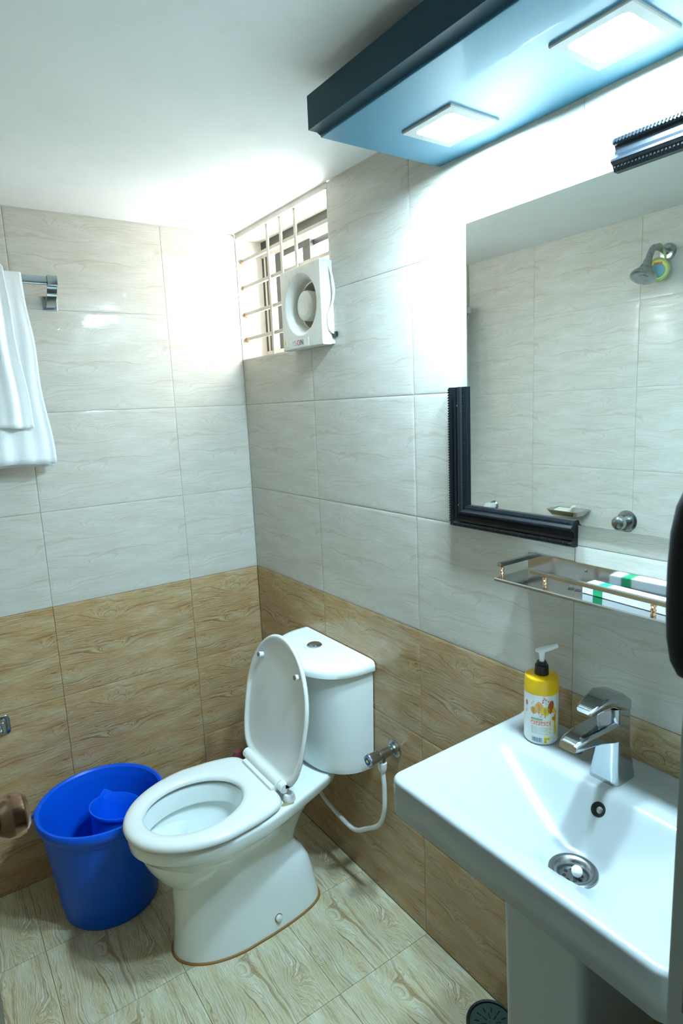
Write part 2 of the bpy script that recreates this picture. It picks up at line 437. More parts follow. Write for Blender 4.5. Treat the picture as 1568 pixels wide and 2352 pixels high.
# door swung open along the opposite wall
d1 = tag(empty('door_1', (-1.070, YF + 0.01, 0)), 'bathroom door swung open at left, bronze knob showing', 'door', kind='structure')
ang = math.atan2(0.058, 0.64)
Rm = Matrix.Translation((-1.075, YF + 0.012, 0)) @ Matrix.Rotation(-ang, 4, 'Z')
bm = B(); box(bm, (-0.036, 0, 0.008), (0, 0.632, 2.0), 0.002)
bm.transform(Rm); ob('leaf', bm, M_DOOR, d1)
k0 = Vector((-1.02, -1.235, 0.995))
bm = B(); lathe(bm, [(0.032, 0), (0.032, 0.004), (0.026, 0.010), (0.012, 0.012)], k0, (1, 0.05, 0), 28); ob('knob_rose', bm, M_BRONZE, d1)
bm = B(); lathe(bm, [(0.011, 0.010), (0.011, 0.020), (0.018, 0.026), (0.0255, 0.036), (0.0275, 0.046), (0.0255, 0.056), (0.018, 0.062), (0.0, 0.0635)], k0, (1, 0.05, 0), 32)
kb = ob('door_knob', bm, M_BRONZE, d1); kb['label'] = 'round antique bronze door knob'

# ------------------------------------------------------------------ window
win = tag(empty('window_1', (0.1, -0.29, OPEN[1])), 'small high sliding window in a white recess', 'window', kind='structure')
y0, z0, z1 = OPEN[0], OPEN[1], 2.073
bm = B(); box(bm, (0.0, y0, z0 - 0.0035), (0.135, 0.0, z0)); ob('sill', bm, M_PLASTER, win, 0)
bm = B(); box(bm, (0.0, y0 - 0.001, z1), (0.135, 0.0, H)); ob('lintel', bm, M_PLASTER, win, 0)
bm = B(); box(bm, (0.0, -0.002, z0), (0.135, 0.06, z1)); ob('reveal', bm, M_PLASTER, win, 0)
bm = B(); box(bm, (0.0, y0 - 0.003, z0), (0.135, y0, z1)); ob('reveal', bm, M_PLASTER, win, 0)
bm = B()
box(bm, (0.10, y0, z1 - 0.042), (0.135, -0.002, z1), 0.001); box(bm, (0.10, y0, z0), (0.135, -0.002, z0 + 0.03), 0.001, 1)
box(bm, (0.10, -0.045, z0 + 0.03), (0.135, -0.002, z1 - 0.042), 0.001); box(bm, (0.10, y0, z0 + 0.03), (0.135, y0 + 0.02, z1 - 0.042), 0.001)
box(bm, (0.098, y0, z1 - 0.055), (0.112, -0.002, z1 - 0.042), 0.001, 1)
box(bm, (0.097, -0.030, z0 + 0.03), (0.104, -0.022, z1 - 0.055), 0.001, 1)
ob('frame', bm, [M_ALU, M_ALU_L], win)
def sash(xa, ya, yb, st):
    bm = B(); xb = xa + 0.014
    box(bm, (xa, ya, z1 - 0.075), (xb, yb, z1 - 0.056), 0.001); box(bm, (xa, ya, z0 + 0.031), (xb, yb, z0 + 0.055), 0.001)
    box(bm, (xa, ya, z0 + 0.055), (xb, ya + st, z1 - 0.075), 0.001); box(bm, (xa, yb - st, z0 + 0.055), (xb, yb, z1 - 0.075), 0.001)
    s = ob('sash', bm, M_ALU, win)
    bm = B(); box(bm, (xa + 0.005, ya + st, z0 + 0.055), (xa + 0.008, yb - st, z1 - 0.075)); ob('pane', bm, M_GLASS, s, 0)
sash(0.106, -0.315, -0.088, 0.045)
sash(0.121, y0 + 0.021, -0.270, 0.035)

# iron grille in the opening
gr = tag(empty('window_grille', (0.02, -0.29, OPEN[1])), 'cream painted iron bar grille in front of the small window', 'grille')
GX = 0.02
bz = [2.000, 1.913, 1.822, 1.737]
for z in bz:
    bm = B(); box(bm, (GX - 0.005, (y0 + 0.0005) if z > 1.895 else -0.3655, z - 0.0055), (GX + 0.005, -0.003, z + 0.0055), 0.001); b = ob('bar', bm, M_BARS, gr)
    bm = B()
    bmesh.ops.create_icosphere(bm, subdivisions=2, radius=0.009, matrix=Matrix.Translation((GX, -0.008, z - 0.002)) @ Matrix.Diagonal((1.0, 0.6, 1.1, 1)))
    for v in bm.verts: v.co += Vector((random.uniform(-1, 1), random.uniform(-0.3, 0.3), random.uniform(-1, 1))) * 0.002
    ru = ob('rusty_end', bm, M_RUST, b); ru['label'] = 'rust-stained bar end set in the wall'
for y in (-0.212, -0.298, -0.386):
    bm = B(); box(bm, (GX - 0.0115, y - 0.006, z0 if y > -0.36 else 1.8895), (GX - 0.0052, y + 0.006, z1), 0.001); ob('upright', bm, M_BARS, gr)
bm = B(); cyl(bm, (GX - 0.012, y0 + 0.008, 1.8895), (GX - 0.012, y0 + 0.008, z1), 0.004, 10); cyl(bm, (GX - 0.012, y0 + 0.008, z1 - 0.003), (GX - 0.012, y0 + 0.008, z1), 0.013, 14)
ob('upright', bm, M_BARS, gr)

# ------------------------------------------------------------------ exhaust fan
fan = tag(empty('exhaust_fan', (0, -0.48, 1.66)), 'square white exhaust fan over the window grille', 'fan')
FY0, FY1, FZ0, FZ1, FD = -0.588, -0.368, 1.660, 1.888, -0.042
fcy, fcz, fr = -0.4775, 1.782, 0.089
bm = B()
n = 48
def sq(a, w, h, r):       # rounded square by angle
    c, s = cos(a), sin(a); k = 1 / max(abs(c) / (w / 2), abs(s) / (h / 2)); return c * k, s * k
cy, cz = (FY0 + FY1) / 2, (FZ0 + FZ1) / 2; w_, h_ = FY1 - FY0, FZ1 - FZ0
angs = sorted(set([2 * pi * i / n for i in range(n)] + [math.atan2(sy * h_, sx * w_) % (2 * pi) for sx in (1, -1) for sy in (1, -1)]))
def sqring(x, d): return [(x, cy + sq(a, w_ - 2 * d, h_ - 2 * d, 0)[0], cz + sq(a, w_ - 2 * d, h_ - 2 * d, 0)[1]) for a in angs]
def ciring(x, r): return [(x, fcy + cos(a) * r, fcz + sin(a) * r) for a in angs]
loft(bm, [sqring(0.012, 0.002), sqring(-0.012, 0.002), sqring(-0.0125, 0.0), sqring(FD + 0.004, 0.0), sqring(FD + 0.001, 0.0012), sqring(FD, 0.004), ciring(FD, fr), ciring(FD + 0.002, fr - 0.004), ciring(FD + 0.014, fr - 0.016), ciring(FD + 0.03, fr - 0.021), ciring(0.012, fr - 0.022)], False, False)
ob('housing', bm, M_FAN, fan)
bm = B(); lathe(bm, [(fr - 0.0225, 0), (fr - 0.024, 0.002), (fr - 0.024, 0.055), (fr - 0.0225, 0.055)], (0.058, fcy, fcz), (-1, 0, 0), 40, cap0=False, cap1=False)
ob('duct', bm, M_FAN_TUBE, fan)
bm = B(); lathe(bm, [(fr - 0.0226, 0), (fr - 0.0226, 0.002)], (0.0605, fcy, fcz), (-1, 0, 0), 40); ob('shutter', bm, M_FAN_DARK, fan)
hy, hz = fcy - 0.002, fcz - 0.003
bm = B(); lathe(bm, [(0.038, 0), (0.042, 0.012), (0.043, 0.040), (0.041, 0.047), (0.036, 0.050), (0.026, 0.0515), (0.024, 0.0505), (0.0, 0.0505)], (0.020, hy, hz), (-1, 0, 0), 36)
ob('hub', bm, M_FAN, fan)
for q in range(6):
    bm = B()
    a0 = 2 * pi * q / 6 + 0.35
    for s_, dx in ((0, 0.0), (1, -0.0018)):
        pass
    rings = []
    for t in range(5):
        r = 0.040 + (fr - 0.026 - 0.040) * t / 4
        ring = []
        for e, xo in ((-0.30, 0.044), (0.30, 0.026), (0.30, 0.0245), (-0.30, 0.0425)):
            ring.append((xo, hy + cos(a0 + e) * r, hz + sin(a0 + e) * r))
        rings.append(ring)
    loft(bm, rings); ob('blade', bm, M_FAN_TUBE, fan)
bm = B(); box(bm, (FD - 0.0008, -0.515, FZ0 + 0.004), (FD, -0.408, FZ0 + 0.028), 0.0003); lp = ob('label_plate', bm, M_BOTTLE, fan)
TM = wallframe((0, -1, 0), (-1, 0, 0), (0, 0, 0))
def lett(s, y, m, sz=0.022):
    c = bpy.data.curves.new('lettering', 'FONT'); c.body = s; c.size = sz; c.extrude = 0.0003; c.align_x = 'CENTER'; c.align_y = 'CENTER'; c.materials.append(m)
    f = bpy.data.objects.new('lettering_curve', c); me = bpy.data.meshes.new_from_object(f); bpy.data.objects.remove(f)
    o = bpy.data.objects.new('lettering', me); COL.objects.link(o); o.parent = fan; o.matrix_parent_inverse = BASE[fan.name].inverted()
    o.matrix_basis = Matrix.Translation((FD - 0.0012, y, FZ0 + 0.016)) @ TM
lett('YS', -0.437, P_GREY); lett('O', -0.460, P_RED); lett('N', -0.479, P_INK)
bm = B(); box(bm, (FD - 0.0006, -0.392, FZ0 + 0.014), (FD, -0.377, FZ0 + 0.030)); box(bm, (FD - 0.0009, -0.387, FZ0 + 0.018), (FD, -0.381, FZ0 + 0.026), 0, 1)
ob('sticker', bm, [P_PALE, P_GOLD], fan)
bm = B(); tube(bm, [(-0.012, FY0 - 0.001, 1.868), (-0.010, FY0 - 0.012, 1.84), (-0.008, FY0 - 0.016, 1.80), (-0.014, FY0 - 0.011, 1.765), (-0.024, FY0 - 0.004, 1.735), (-0.020, FY0 - 0.004, 1.70), (-0.006, FY0 - 0.010, 1.688)], 0.0028, 8)
ob('cord', bm, M_FAN, fan)
bm = B(); box(bm, (-0.010, FY0 - 0.016, 1.680), (0.0, FY0 - 0.001, 1.694), 0.002); ob('cord_clip', bm, M_BLACK, fan)

# ------------------------------------------------------------------ canopy with downlights
cn = tag(empty('light_canopy', (0, -1.4, 1.988)), 'dark blue laminate box hung above the mirror, holding two lamps', 'light canopy')
CY0, CY1, CZ = YF, -1.015, 1.988
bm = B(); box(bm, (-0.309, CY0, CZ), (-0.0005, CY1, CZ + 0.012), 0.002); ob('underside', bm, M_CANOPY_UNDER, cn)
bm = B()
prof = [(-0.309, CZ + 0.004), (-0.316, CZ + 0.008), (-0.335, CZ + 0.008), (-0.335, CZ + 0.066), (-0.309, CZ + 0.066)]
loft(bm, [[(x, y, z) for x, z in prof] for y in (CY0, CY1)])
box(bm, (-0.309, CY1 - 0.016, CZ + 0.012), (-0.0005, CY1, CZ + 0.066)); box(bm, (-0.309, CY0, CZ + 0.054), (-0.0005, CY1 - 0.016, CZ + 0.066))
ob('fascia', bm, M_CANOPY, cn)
def downlight(y, label):
    e = tag(empty('ceiling_downlight', (-0.135, y, CZ)), label, 'light', 'square downlights in the canopy')
    yc, xc = y, -0.128; hw, hx = 0.064, 0.062
    bm = B()
    o = rrect(2 * hx, 2 * hw, 0.003, 2); i = rrect(2 * hx - 0.036, 2 * hw - 0.036, 0.010, 4)
    n = 24
    def rr(w, h, r, z):
        P = rrect(w, h, r, 5); return [(xc + a, yc + b, z) for a, b in P]
    loft(bm, [rr(2 * hx, 2 * hw, 0.002, CZ), rr(2 * hx, 2 * hw, 0.002, CZ - 0.003), rr(2 * hx - 0.003, 2 * hw - 0.003, 0.002, CZ - 0.005), rr(2 * hx - 0.034, 2 * hw - 0.034, 0.011, CZ - 0.005), rr(2 * hx - 0.036, 2 * hw - 0.036, 0.010, CZ - 0.003)], False, False)
    ob('frame', bm, M_LED_FRAME, e)
    bm = B(); bm.faces.new([bm.verts.new(p) for p in rr(2 * hx - 0.036, 2 * hw - 0.036, 0.010, CZ - 0.0032)][::-1])
    ob('diffuser', bm, M_LED, e, 0)
downlight(-1.174, 'glowing square downlight at the far end of the blue canopy')
downlight(-1.498, 'glowing square downlight nearer the viewer in the blue canopy')

# ------------------------------------------------------------------ mirror with broken frame
mi_ = tag(empty('wall_mirror', (0, -1.4, 1.25)), 'large rectangular wall mirror with broken black moulding frame', 'mirror')
GY0, GY1, GZ0, GZ1 = -1.70, -1.094, 1.247, 1.853
bm = B(); box(bm, (-0.006, GY0, GZ0), (-0.0006, GY1, GZ1), 0.0008, seg=1); ob('glass', bm, M_MIRROR, mi_, 0)
MP = [(0.0, 0.0), (0.0, 0.013), (0.003, 0.018), (0.008, 0.020), (0.0115, 0.017), (0.013, 0.012), (0.018, 0.0105), (0.025, 0.012), (0.031, 0.017), (0.034, 0.022), (0.038, 0.0235), (0.041, 0.021), (0.043, 0.017), (0.0475, 0.015), (0.052, 0.012), (0.052, 0.0063), (0.049, 0.0063), (0.049, 0.0)]
def moulding(a, b, out, miter_a, miter_b, pts_label):
    """a->b runs along the outer edge; profile p goes inward (= -out)"""
    a, b, out = Vector(a), Vector(b), Vector(out); d = (b - a).normalized(); L = (b - a).length
    nrm = Vector((-1, 0, 0))
    bm = B()
    loft(bm, [[a + d * (p * miter_a) - out * p + nrm * q for p, q in MP], [b - d * (p * miter_b) - out * p + nrm * q for p, q in MP]])
    # rope beading along the outer edge and pearl row along the inner one
    s = 0.004
    while s < L - 0.004:
        c = a + d * s - out * 0.0064 + nrm * 0.0186
        if s > 0.01 * miter_a and s < L - 0.01 * miter_b:
            tw = Matrix.Rotation(0.6, 3, 'X')
            M3 = Matrix((d, -out, nrm)).transposed()
            box(bm, (0, 0, 0), (0.0024, 0.0074, 0.004), 0, rot=None)
            vs = bm.verts[:] if False else None
            bm.verts.ensure_lookup_table()
            for v in bm.verts[-8:]:
                q = v.co - Vector((0.0012, 0.0037, 0.002))
                q = Vector((q.x * cos(0.5) - q.y * sin(0.5), q.x * sin(0.5) + q.y * cos(0.5), q.z))
                v.co = c + M3 @ q
        s += 0.0058
    s = 0.004
    while s < L - 0.004:
        if s > 0.042 * miter_a + 0.002 and s < L - 0.042 * miter_b - 0.002:
            c = a + d * s - out * 0.0455 + nrm * 0.0158
            box(bm, c - Vector((0.0014, 0.0016, 0.0016)), c + Vector((0.0014, 0.0016, 0.0016)))
        s += 0.0060
    o = ob('frame_moulding', bm, M_BLACK_WOOD, mi_, 25)
    o['label'] = pts_label
OB, OL, IT = 1.204, -1.046, 1.899
moulding((0, OL, 1.518), (0, OL, OB), (0, 1, 0), 0, 1, 'black beaded moulding left on the lower left side')
moulding((0, OL, OB), (0, -1.372, OB), (0, 0, -1), 1, 0, 'black beaded moulding left on the bottom edge')
moulding((0, -1.432, IT), (0, -1.72, IT), (0, 0, 1), 0, 0, 'black beaded moulding left on the top edge')
for y, z in ((OL - 0.030, 1.478), (OL - 0.030, 1.255)):
    bm = B(); lathe(bm, [(0.0026, 0), (0.0024, 0.0010), (0, 0.0014)], (-0.0165, y, z), (-1, 0, 0), 10); ob('screw', bm, M_CHROME_OLD, mi_)

# ------------------------------------------------------------------ steel shelf
sh = tag(empty('bathroom_shelf', (0, -1.42, 1.135)), 'polished steel wall shelf with broken rails under the mirror', 'shelf')
SY0, SY1, SX, SZ = -1.72, -1.252, -0.098, 1.1365
bm = B()
pr = [(-0.001, SZ), (SX + 0.004, SZ), (SX + 0.001, SZ + 0.001), (SX - 0.001, SZ - 0.001), (SX, SZ - 0.0055), (SX + 0.004, SZ - 0.0065), (SX + 0.006, SZ - 0.004), (SX + 0.007, SZ - 0.0012), (-0.001, SZ - 0.0012)]
loft(bm, [[(x, y, z) for x, z in pr] for y in (SY0, SY1)]); ob('tray', bm, M_STEEL, sh, 50)
bm = B(); box(bm, (-0.0022, SY0, SZ), (-0.0006, SY1 - 0.006, SZ + 0.037), 0.0004); ob('back_plate', bm, M_STEEL, sh)
RZ = SZ + 0.026
bm = B(); box(bm, (SX + 0.008, SY1 - 0.009, RZ - 0.004), (-0.0024, SY1, RZ + 0.004), 0.0008); r1 = ob('side_rail', bm, M_STEEL, sh)
bm = B(); box(bm, (SX + 0.006, SY0, RZ - 0.004), (SX + 0.014, -1.328, RZ + 0.004), 0.0008, rot=Matrix.Rotation(radians(-1.5), 3, 'Z')); ob('front_rail', bm, M_STEEL, sh)
for y in (SY1 - 0.008, -1.362, -1.568):
    bm = B(); lathe(bm, [(0.0042, 0), (0.0046, 0.003), (0.003, 0.006), (0.0052, 0.010), (0.0032, 0.0135), (0.005, 0.0175), (0.0038, 0.0215)], (SX + 0.013, y, SZ + 0.0002), (0, 0, 1), 14)
    ob('post', bm, M_COPPER, sh)
for y in (-1.395, -1.41, -1.43, -1.55, -1.575):
    bm = B(); box(bm, (-0.052 - 0.006, y - 0.005, SZ), (-0.052 + 0.006, y + 0.005, SZ + 0.0006), 0, rot=Matrix.Rotation(0.5 + y * 9, 3, 'Z')); ob('cut_slot', bm, M_BLACK, sh)
bm = B(); lathe(bm, [(0.0032, 0), (0.003, 0.0012), (0, 0.002)], (-0.0022, -1.392, SZ + 0.024), (-1, 0, 0), 12); ob('screw', bm, M_CHROME, sh)
# toothpaste carton on it
tb = tag(empty('toothpaste_box', (-0.05, -1.5, SZ)), 'slim white carton with a green band lying on the steel shelf', 'box')
Rz = Matrix.Translation((-0.040, -1.425, SZ + 0.001)) @ Matrix.Rotation(radians(-3.5), 4, 'Z')
for (a, b, m, nm) in ((0.0, -0.022, M_PAPER, 'carton_end'), (-0.022, -0.041, M_GREEN, 'green_band'), (-0.041, -0.19, M_PAPER, 'carton')):
    bm = B(); box(bm, (-0.020, b, 0), (0.014, a, 0.017), 0.0006); bm.transform(Rz); ob(nm, bm, m, tb)

# ------------------------------------------------------------------ towel bar and towels
BZ, BY = 1.880, -0.062
tb_ = tag(empty('towel_bar', (-0.62, 0, 1.82)), 'chrome towel bar with a square bracket on the left wall', 'towel bar')
bm = B(); box(bm, (-1.08, BY - 0.006, BZ - 0.012), (-0.632, BY + 0.006, BZ + 0.012), 0.003); ob('bar', bm, M_CHROME, tb_)
def bracket(x):
    bm = B(); box(bm, (x - 0.019, -0.004, 1.806), (x + 0.019, -0.0004, 1.846), 0.001); ob('wall_plate', bm, M_CHROME, tb_)
    bm = B()
    rings = []
    for (y, z, w, h) in ((-0.003, 1.824, 0.013, 0.013), (-0.02, 1.830, 0.0125, 0.0125), (-0.045, 1.850, 0.013, 0.013), (-0.058, 1.866, 0.0135, 0.014), (BY, 1.880, 0.0135, 0.0145)):
        rings.append([(x + sx * w, y - sz * h * 0.5, z + sz * h) for sx, sz in ((-1, -1), (1, -1), (1, 1), (-1, 1))])
    loft(bm, rings); box(bm, (x - 0.014, BY - 0.013, BZ - 0.015), (x + 0.014, BY + 0.009, BZ + 0.014), 0.002)
    ob('bracket', bm, M_CHROME, tb_)
bracket(-0.622); bracket(-1.09)
def towel(name, xl, xr_top, xr_bot, zb_front, zb_back, y_off, label, seed, thick, band):
    rnd = random.Random(seed); bm = B()
    nu, nv = 44, 60
    ph = [rnd.uniform(0, 6.28) for _ in range(6)]
    rows = []
    for j in range(nv + 1):
        t = j / nv                                # 0 back hem -> 1 front hem
        lenb, lenf = BZ - zb_back, BZ - zb_front
        s = t * (lenb + lenf + 0.03) - lenb       # arc along the cloth, 0..0.03 over the bar
        r = 0.010 + y_off
        if s < 0: y, z, dn = BY + r, BZ + 0.012 + s, -s
        elif s < 0.03:
            a = s / 0.03 * pi; y, z, dn = BY + r * cos(a), BZ + 0.012 + (0.003 + y_off) * sin(a), 0
        else: y, z, dn = BY - r, BZ + 0.012 - (s - 0.03), s - 0.03
        row = []
        for i in range(nu + 1):
            u = i / nu
            xr = xr_top + (xr_bot - xr_top) * min(1, dn / lenf) ** 1.2
            x = xl + (xr - xl) * u
            amp = min(1, dn / 0.16)
            f = (0.006 * sin(u * 9 + ph[0]) + 0.004 * sin(u * 17 + ph[1] + dn * 4) + 0.0022 * sin(u * 33 + ph[2])) * (0.35 + 0.65 * amp)
            hem = 0.0
            yy = y - (abs(f) + f * 0.4 + amp * 0.010) if s >= 0.015 else min(y + abs(f) * 0.3, -0.008)
            zz = z + 0.004 * sin(u * 7 + ph[3]) * amp - 0.012 * (1 - u) * amp * 0.5
            for hb in band:
                if abs((zz - zb_front) - hb) < 0.006: yy -= 0.0016
            row.append(bm.verts.new((x + 0.003 * sin(dn * 22 + ph[4]) * u * amp, yy, zz)))
        rows.append(row)
    for a, b in zip(rows, rows[1:]):
        for i in range(nu): bm.faces.new((a[i], a[i + 1], b[i + 1], b[i]))
    o = ob(name, bm, M_TOWEL, smooth=80)
    md = o.modifiers.new('thickness', 'SOLIDIFY'); md.thickness = thick; md.offset = 0
    return tag(o, label, 'towel', 'white towels on the bar')
towel('bath_towel', -0.97, -0.703, -0.672, 1.350, 1.340, 0.004, 'larger white bath towel hanging lowest on the towel bar', 3, 0.006, (0.02, 0.05))
towel('hand_towel', -0.93, -0.748, -0.722, 1.456, 1.60, 0.020, 'smaller white towel folded over the bath towel on the bar', 8, 0.006, (0.012, 0.026))

# chrome holder low on the left wall
pb = tag(empty('wall_holder', (-0.905, 0, 0.565)), 'small square chrome fitting low on the brown left wall', 'wall fitting')
bm = B()
loft(bm, [[(-0.912 + a, y, 0.566 + b) for a, b in rrect(w, w, r, 5)] for y, w, r in ((-0.0004, 0.062, 0.012), (-0.004, 0.062, 0.012), (-0.006, 0.058, 0.011), (-0.007, 0.044, 0.010), (-0.020, 0.038, 0.010), (-0.024, 0.032, 0.009))])
ob('wall_plate', bm, M_CHROME_OLD, pb)
bm = B(); cyl(bm, (-0.912, -0.022, 0.566), (-0.912, -0.055, 0.566), 0.008, 16, bev=0.002); cyl(bm, (-0.907, -0.05, 0.566), (-1.02, -0.05, 0.566), 0.007, 16, bev=0.002)
ob('arm', bm, M_CHROME_OLD, pb)

# ------------------------------------------------------------------ toilet
TCY = -0.542
to = tag(empty('toilet', (-0.35, TCY, 0)), 'white ceramic toilet with its lid raised, beside the bucket', 'toilet')
def egg(z, sf, sb, sw, hw, hb, n=64, blend=0.12, pf=2.0, rb=0.03, ee=4.0):
    """outline: s = distance from the wall; widest (hw) at sw, tapering to hb at the rear"""
    pts = []
    for i in range(n):
        a = 2 * pi * (i + 0.5) / n
        c, s_ = cos(a), sin(a)
        if c >= 0:
            s = sw + (sf - sw) * abs(c) ** (2 / pf); w = hw * abs(s_) ** (2 / pf)
        else:
            e = ee
            cc = -abs(c) ** (2 / e); ss = abs(s_) ** (2 / e)
            s = sw + (sw - sb) * cc
            t = min(1, max(0, (sw - s) / max(sw - sb, 1e-4))); t = t * t * (3 - 2 * t)
            w = (hw + (hb - hw) * t) * ss
        pts.append((-s, TCY + (w if s_ >= 0 else -w), z))
    return pts
# skirted pedestal + bowl in one continuous loft
bm = B()
rings = [egg(0.0, 0.605, 0.158, 0.42, 0.112, 0.102), egg(0.012, 0.603, 0.158, 0.42, 0.112, 0.102), egg(0.05, 0.598, 0.164, 0.42, 0.108, 0.098), egg(0.10, 0.594, 0.172, 0.42, 0.104, 0.092), egg(0.14, 0.592, 0.182, 0.42, 0.102, 0.084), egg(0.17, 0.592, 0.198, 0.42, 0.102, 0.072), egg(0.19, 0.592, 0.215, 0.42, 0.103, 0.062), egg(0.21, 0.592, 0.220, 0.42, 0.105, 0.056),
         egg(0.24, 0.594, 0.208, 0.42, 0.110, 0.055), egg(0.282, 0.600, 0.18, 0.43, 0.116, 0.056), egg(0.301, 0.612, 0.16, 0.44, 0.124, 0.058), egg(0.307, 0.630, 0.155, 0.44, 0.133, 0.058), egg(0.317, 0.650, 0.15, 0.45, 0.144, 0.060), egg(0.337, 0.667, 0.12, 0.45, 0.155, 0.066), egg(0.352, 0.675, 0.09, 0.45, 0.162, 0.076),
         egg(0.358, 0.683, 0.075, 0.45, 0.168, 0.092), egg(0.366, 0.690, 0.070, 0.45, 0.173, 0.100), egg(0.390, 0.692, 0.065, 0.45, 0.175, 0.106), egg(0.398, 0.690, 0.066, 0.45, 0.173, 0.105), egg(0.402, 0.684, 0.070, 0.45, 0.168, 0.101)]
def hole(z, g, n=64, dz=0):   # bowl opening, an ellipse in the pan
    return [(-(0.512 + (0.142 + g) * cos(2 * pi * (i + 0.5) / n)), TCY + (0.118 + g) * sin(2 * pi * (i + 0.5) / n), z) for i in range(n)]
rings += [hole(0.402, 0.010), hole(0.400, 0.004), hole(0.392, 0.0), hole(0.352, -0.004), hole(0.346, -0.002), hole(0.343, 0.010), hole(0.335, 0.012), hole(0.30, 0.0), hole(0.25, -0.028), hole(0.215, -0.058), hole(0.198, -0.085)]
loft(bm, rings, True, True)
ob('bowl', bm, M_CERAMIC, to, 40)
bm = B(); bm.faces.new([bm.verts.new(p) for p in hole(0.222, -0.0525, 48)]); ob('water', bm, M_WATER, to, 0)
# brown sealant round the foot
bm = B(); a = egg(0.0, 0.610, 0.152, 0.42, 0.117, 0.107); b = egg(0.004, 0.608, 0.154, 0.42, 0.116, 0.106); c = egg(0.006, 0.603, 0.160, 0.42, 0.110, 0.098)
loft(bm, [a, b, c], False, False); st = ob('sealant', bm, M_STAIN, to); st['label'] = 'brown stained sealant line round the foot'
bm = B(); lathe(bm, [(0.0125, 0), (0.0115, 0.003)], (-0.330, TCY - 0.1055, 0.040), (0, -1, 0.25), 20, mi=1); lathe(bm, [(0.0098, 0.002), (0.0098, 0.006), (0.007, 0.008), (0, 0.0085)], (-0.330, TCY - 0.1055, 0.040), (0, -1, 0.25), 20)
ob('bolt_cap', bm, [M_SEAT, M_STAIN], to)
# seat ring
def seat_out(z, d, sb=0.300): return egg(z, 0.700 - d, sb + d, 0.47, 0.181 - d, 0.158 - d, ee=7.0)
def seat_in(z, d): return [(-(0.510 + (0.136 + d) * cos(2 * pi * (i + 0.5) / 64)), TCY + (0.112 + d) * sin(2 * pi * (i + 0.5) / 64), z) for i in range(64)]
bm = B()
loft(bm, [seat_in(0.4065, 0.010), seat_out(0.4065, 0.012), seat_out(0.410, 0.002), seat_out(0.416, 0.0), seat_out(0.424, 0.003), seat_out(0.4295, 0.010), seat_out(0.432, 0.022), seat_in(0.431, 0.022), seat_in(0.428, 0.008), seat_in(0.422, 0.001), seat_in(0.414, 0.001), seat_in(0.4065, 0.010)], False, False)
ob('seat', bm, M_SEAT, to, 50)
# hinge barrel and lugs
bm = B(); lathe(bm, [(0.014, 0), (0.016, 0.002), (0.016, 0.188), (0.014, 0.19)], (-0.291, TCY - 0.095, 0.441), (0, 1, 0), 20); box(bm, (-0.32, TCY - 0.092, 0.418), (-0.288, TCY + 0.092, 0.440), 0.004)
ob('hinge', bm, M_SEAT, to)
for s in (-1, 1):
    bm = B(); lathe(bm, [(0.013, 0), (0.0155, 0.002), (0.0155, 0.020), (0.013, 0.022)], (-0.288, TCY + s * 0.109 - 0.011, 0.440), (0, 1, 0), 20)
    box(bm, (-0.290, TCY + s * 0.109 - 0.011, 0.436), (-0.262, TCY + s * 0.109 + 0.011, 0.452), 0.003); lathe(bm, [(0.018, 0), (0.018, 0.008), (0.014, 0.018)], (-0.278, TCY + s * 0.120, 0.4035), (0, 0, 1), 18)
    ob('hinge_lug', bm, M_SEAT, to)
bm = B()
P = [(-0.285 + 0.022 * cos(t) + 0.006 * sin(3 * t), TCY - 0.128 + 0.014 * sin(t), 0.4029) for t in [2 * pi * i / 20 for i in range(20)]]
bm.faces.new([bm.verts.new(p) for p in P]); sx = ob('stain', bm, mat('yellow_stain', (0.30, 0.27, 0.12), 0.7), to, 0); sx['label'] = 'yellowish limescale stain by the hinge'
# lid, raised
def lid_ring(dn, inset, taper=0):
    """local: l along the lid (0 hinge..1 tip), w across, dn thickness toward the back"""
    out = []
    L = 0.405
    n = 64
    for i in range(n):
        a = 2 * pi * (i + 0.5) / n; c, s_ = cos(a), sin(a)
        lw = 0.195; hw = 0.181 - inset
        if c >= 0:
            l = lw + (L - inset - lw) * c; w = hw * abs(s_)
        else:
            l = lw - (lw - inset) * abs(c) ** 0.42; t = min(1, (lw - l) / lw); t = t * t * (3 - 2 * t)
            w = (hw - t * 0.012) * abs(s_) ** 0.42
        out.append((l, w if s_ >= 0 else -w, dn))
    return out
hx, hz_ = -0.286, 0.436; lean = math.atan2(0.078, 0.395)
dl = Vector((sin(lean), 0, cos(lean))); db = Vector((cos(lean), 0, -sin(lean)))
def LP(p): return Vector((hx, TCY, hz_)) + dl * p[0] + Vector((0, 1, 0)) * p[1] + db * p[2]
bm = B()
loft(bm, [[LP(p) for p in r] for r in (lid_ring(0.010, 0.060), lid_ring(0.0095, 0.026), lid_ring(0.006, 0.017), lid_ring(0.001, 0.013), lid_ring(0.0, 0.008), lid_ring(0.001, 0.003), lid_ring(0.006, 0.0), lid_ring(0.011, 0.003), lid_ring(0.016, 0.014), lid_ring(0.018, 0.04))])
lid = ob('lid', bm, M_SEAT, to, 50)
for l, w in ((0.318, 0.108), (0.318, -0.108)):
    bm = B(); o = LP((l, w, 0.0096)); lathe(bm, [(0.0085, 0), (0.0085, 0.013), (0.0075, 0.015)], o, -db, 18); lathe(bm, [(0.0066, 0.0148), (0.0062, 0.018), (0.0, 0.0185)], o, -db, 18, mi=1)
    bf = ob('bumper', bm, [M_SEAT, M_CHROME_OLD], lid); bf['label'] = 'small round lid bumper with grey tip'
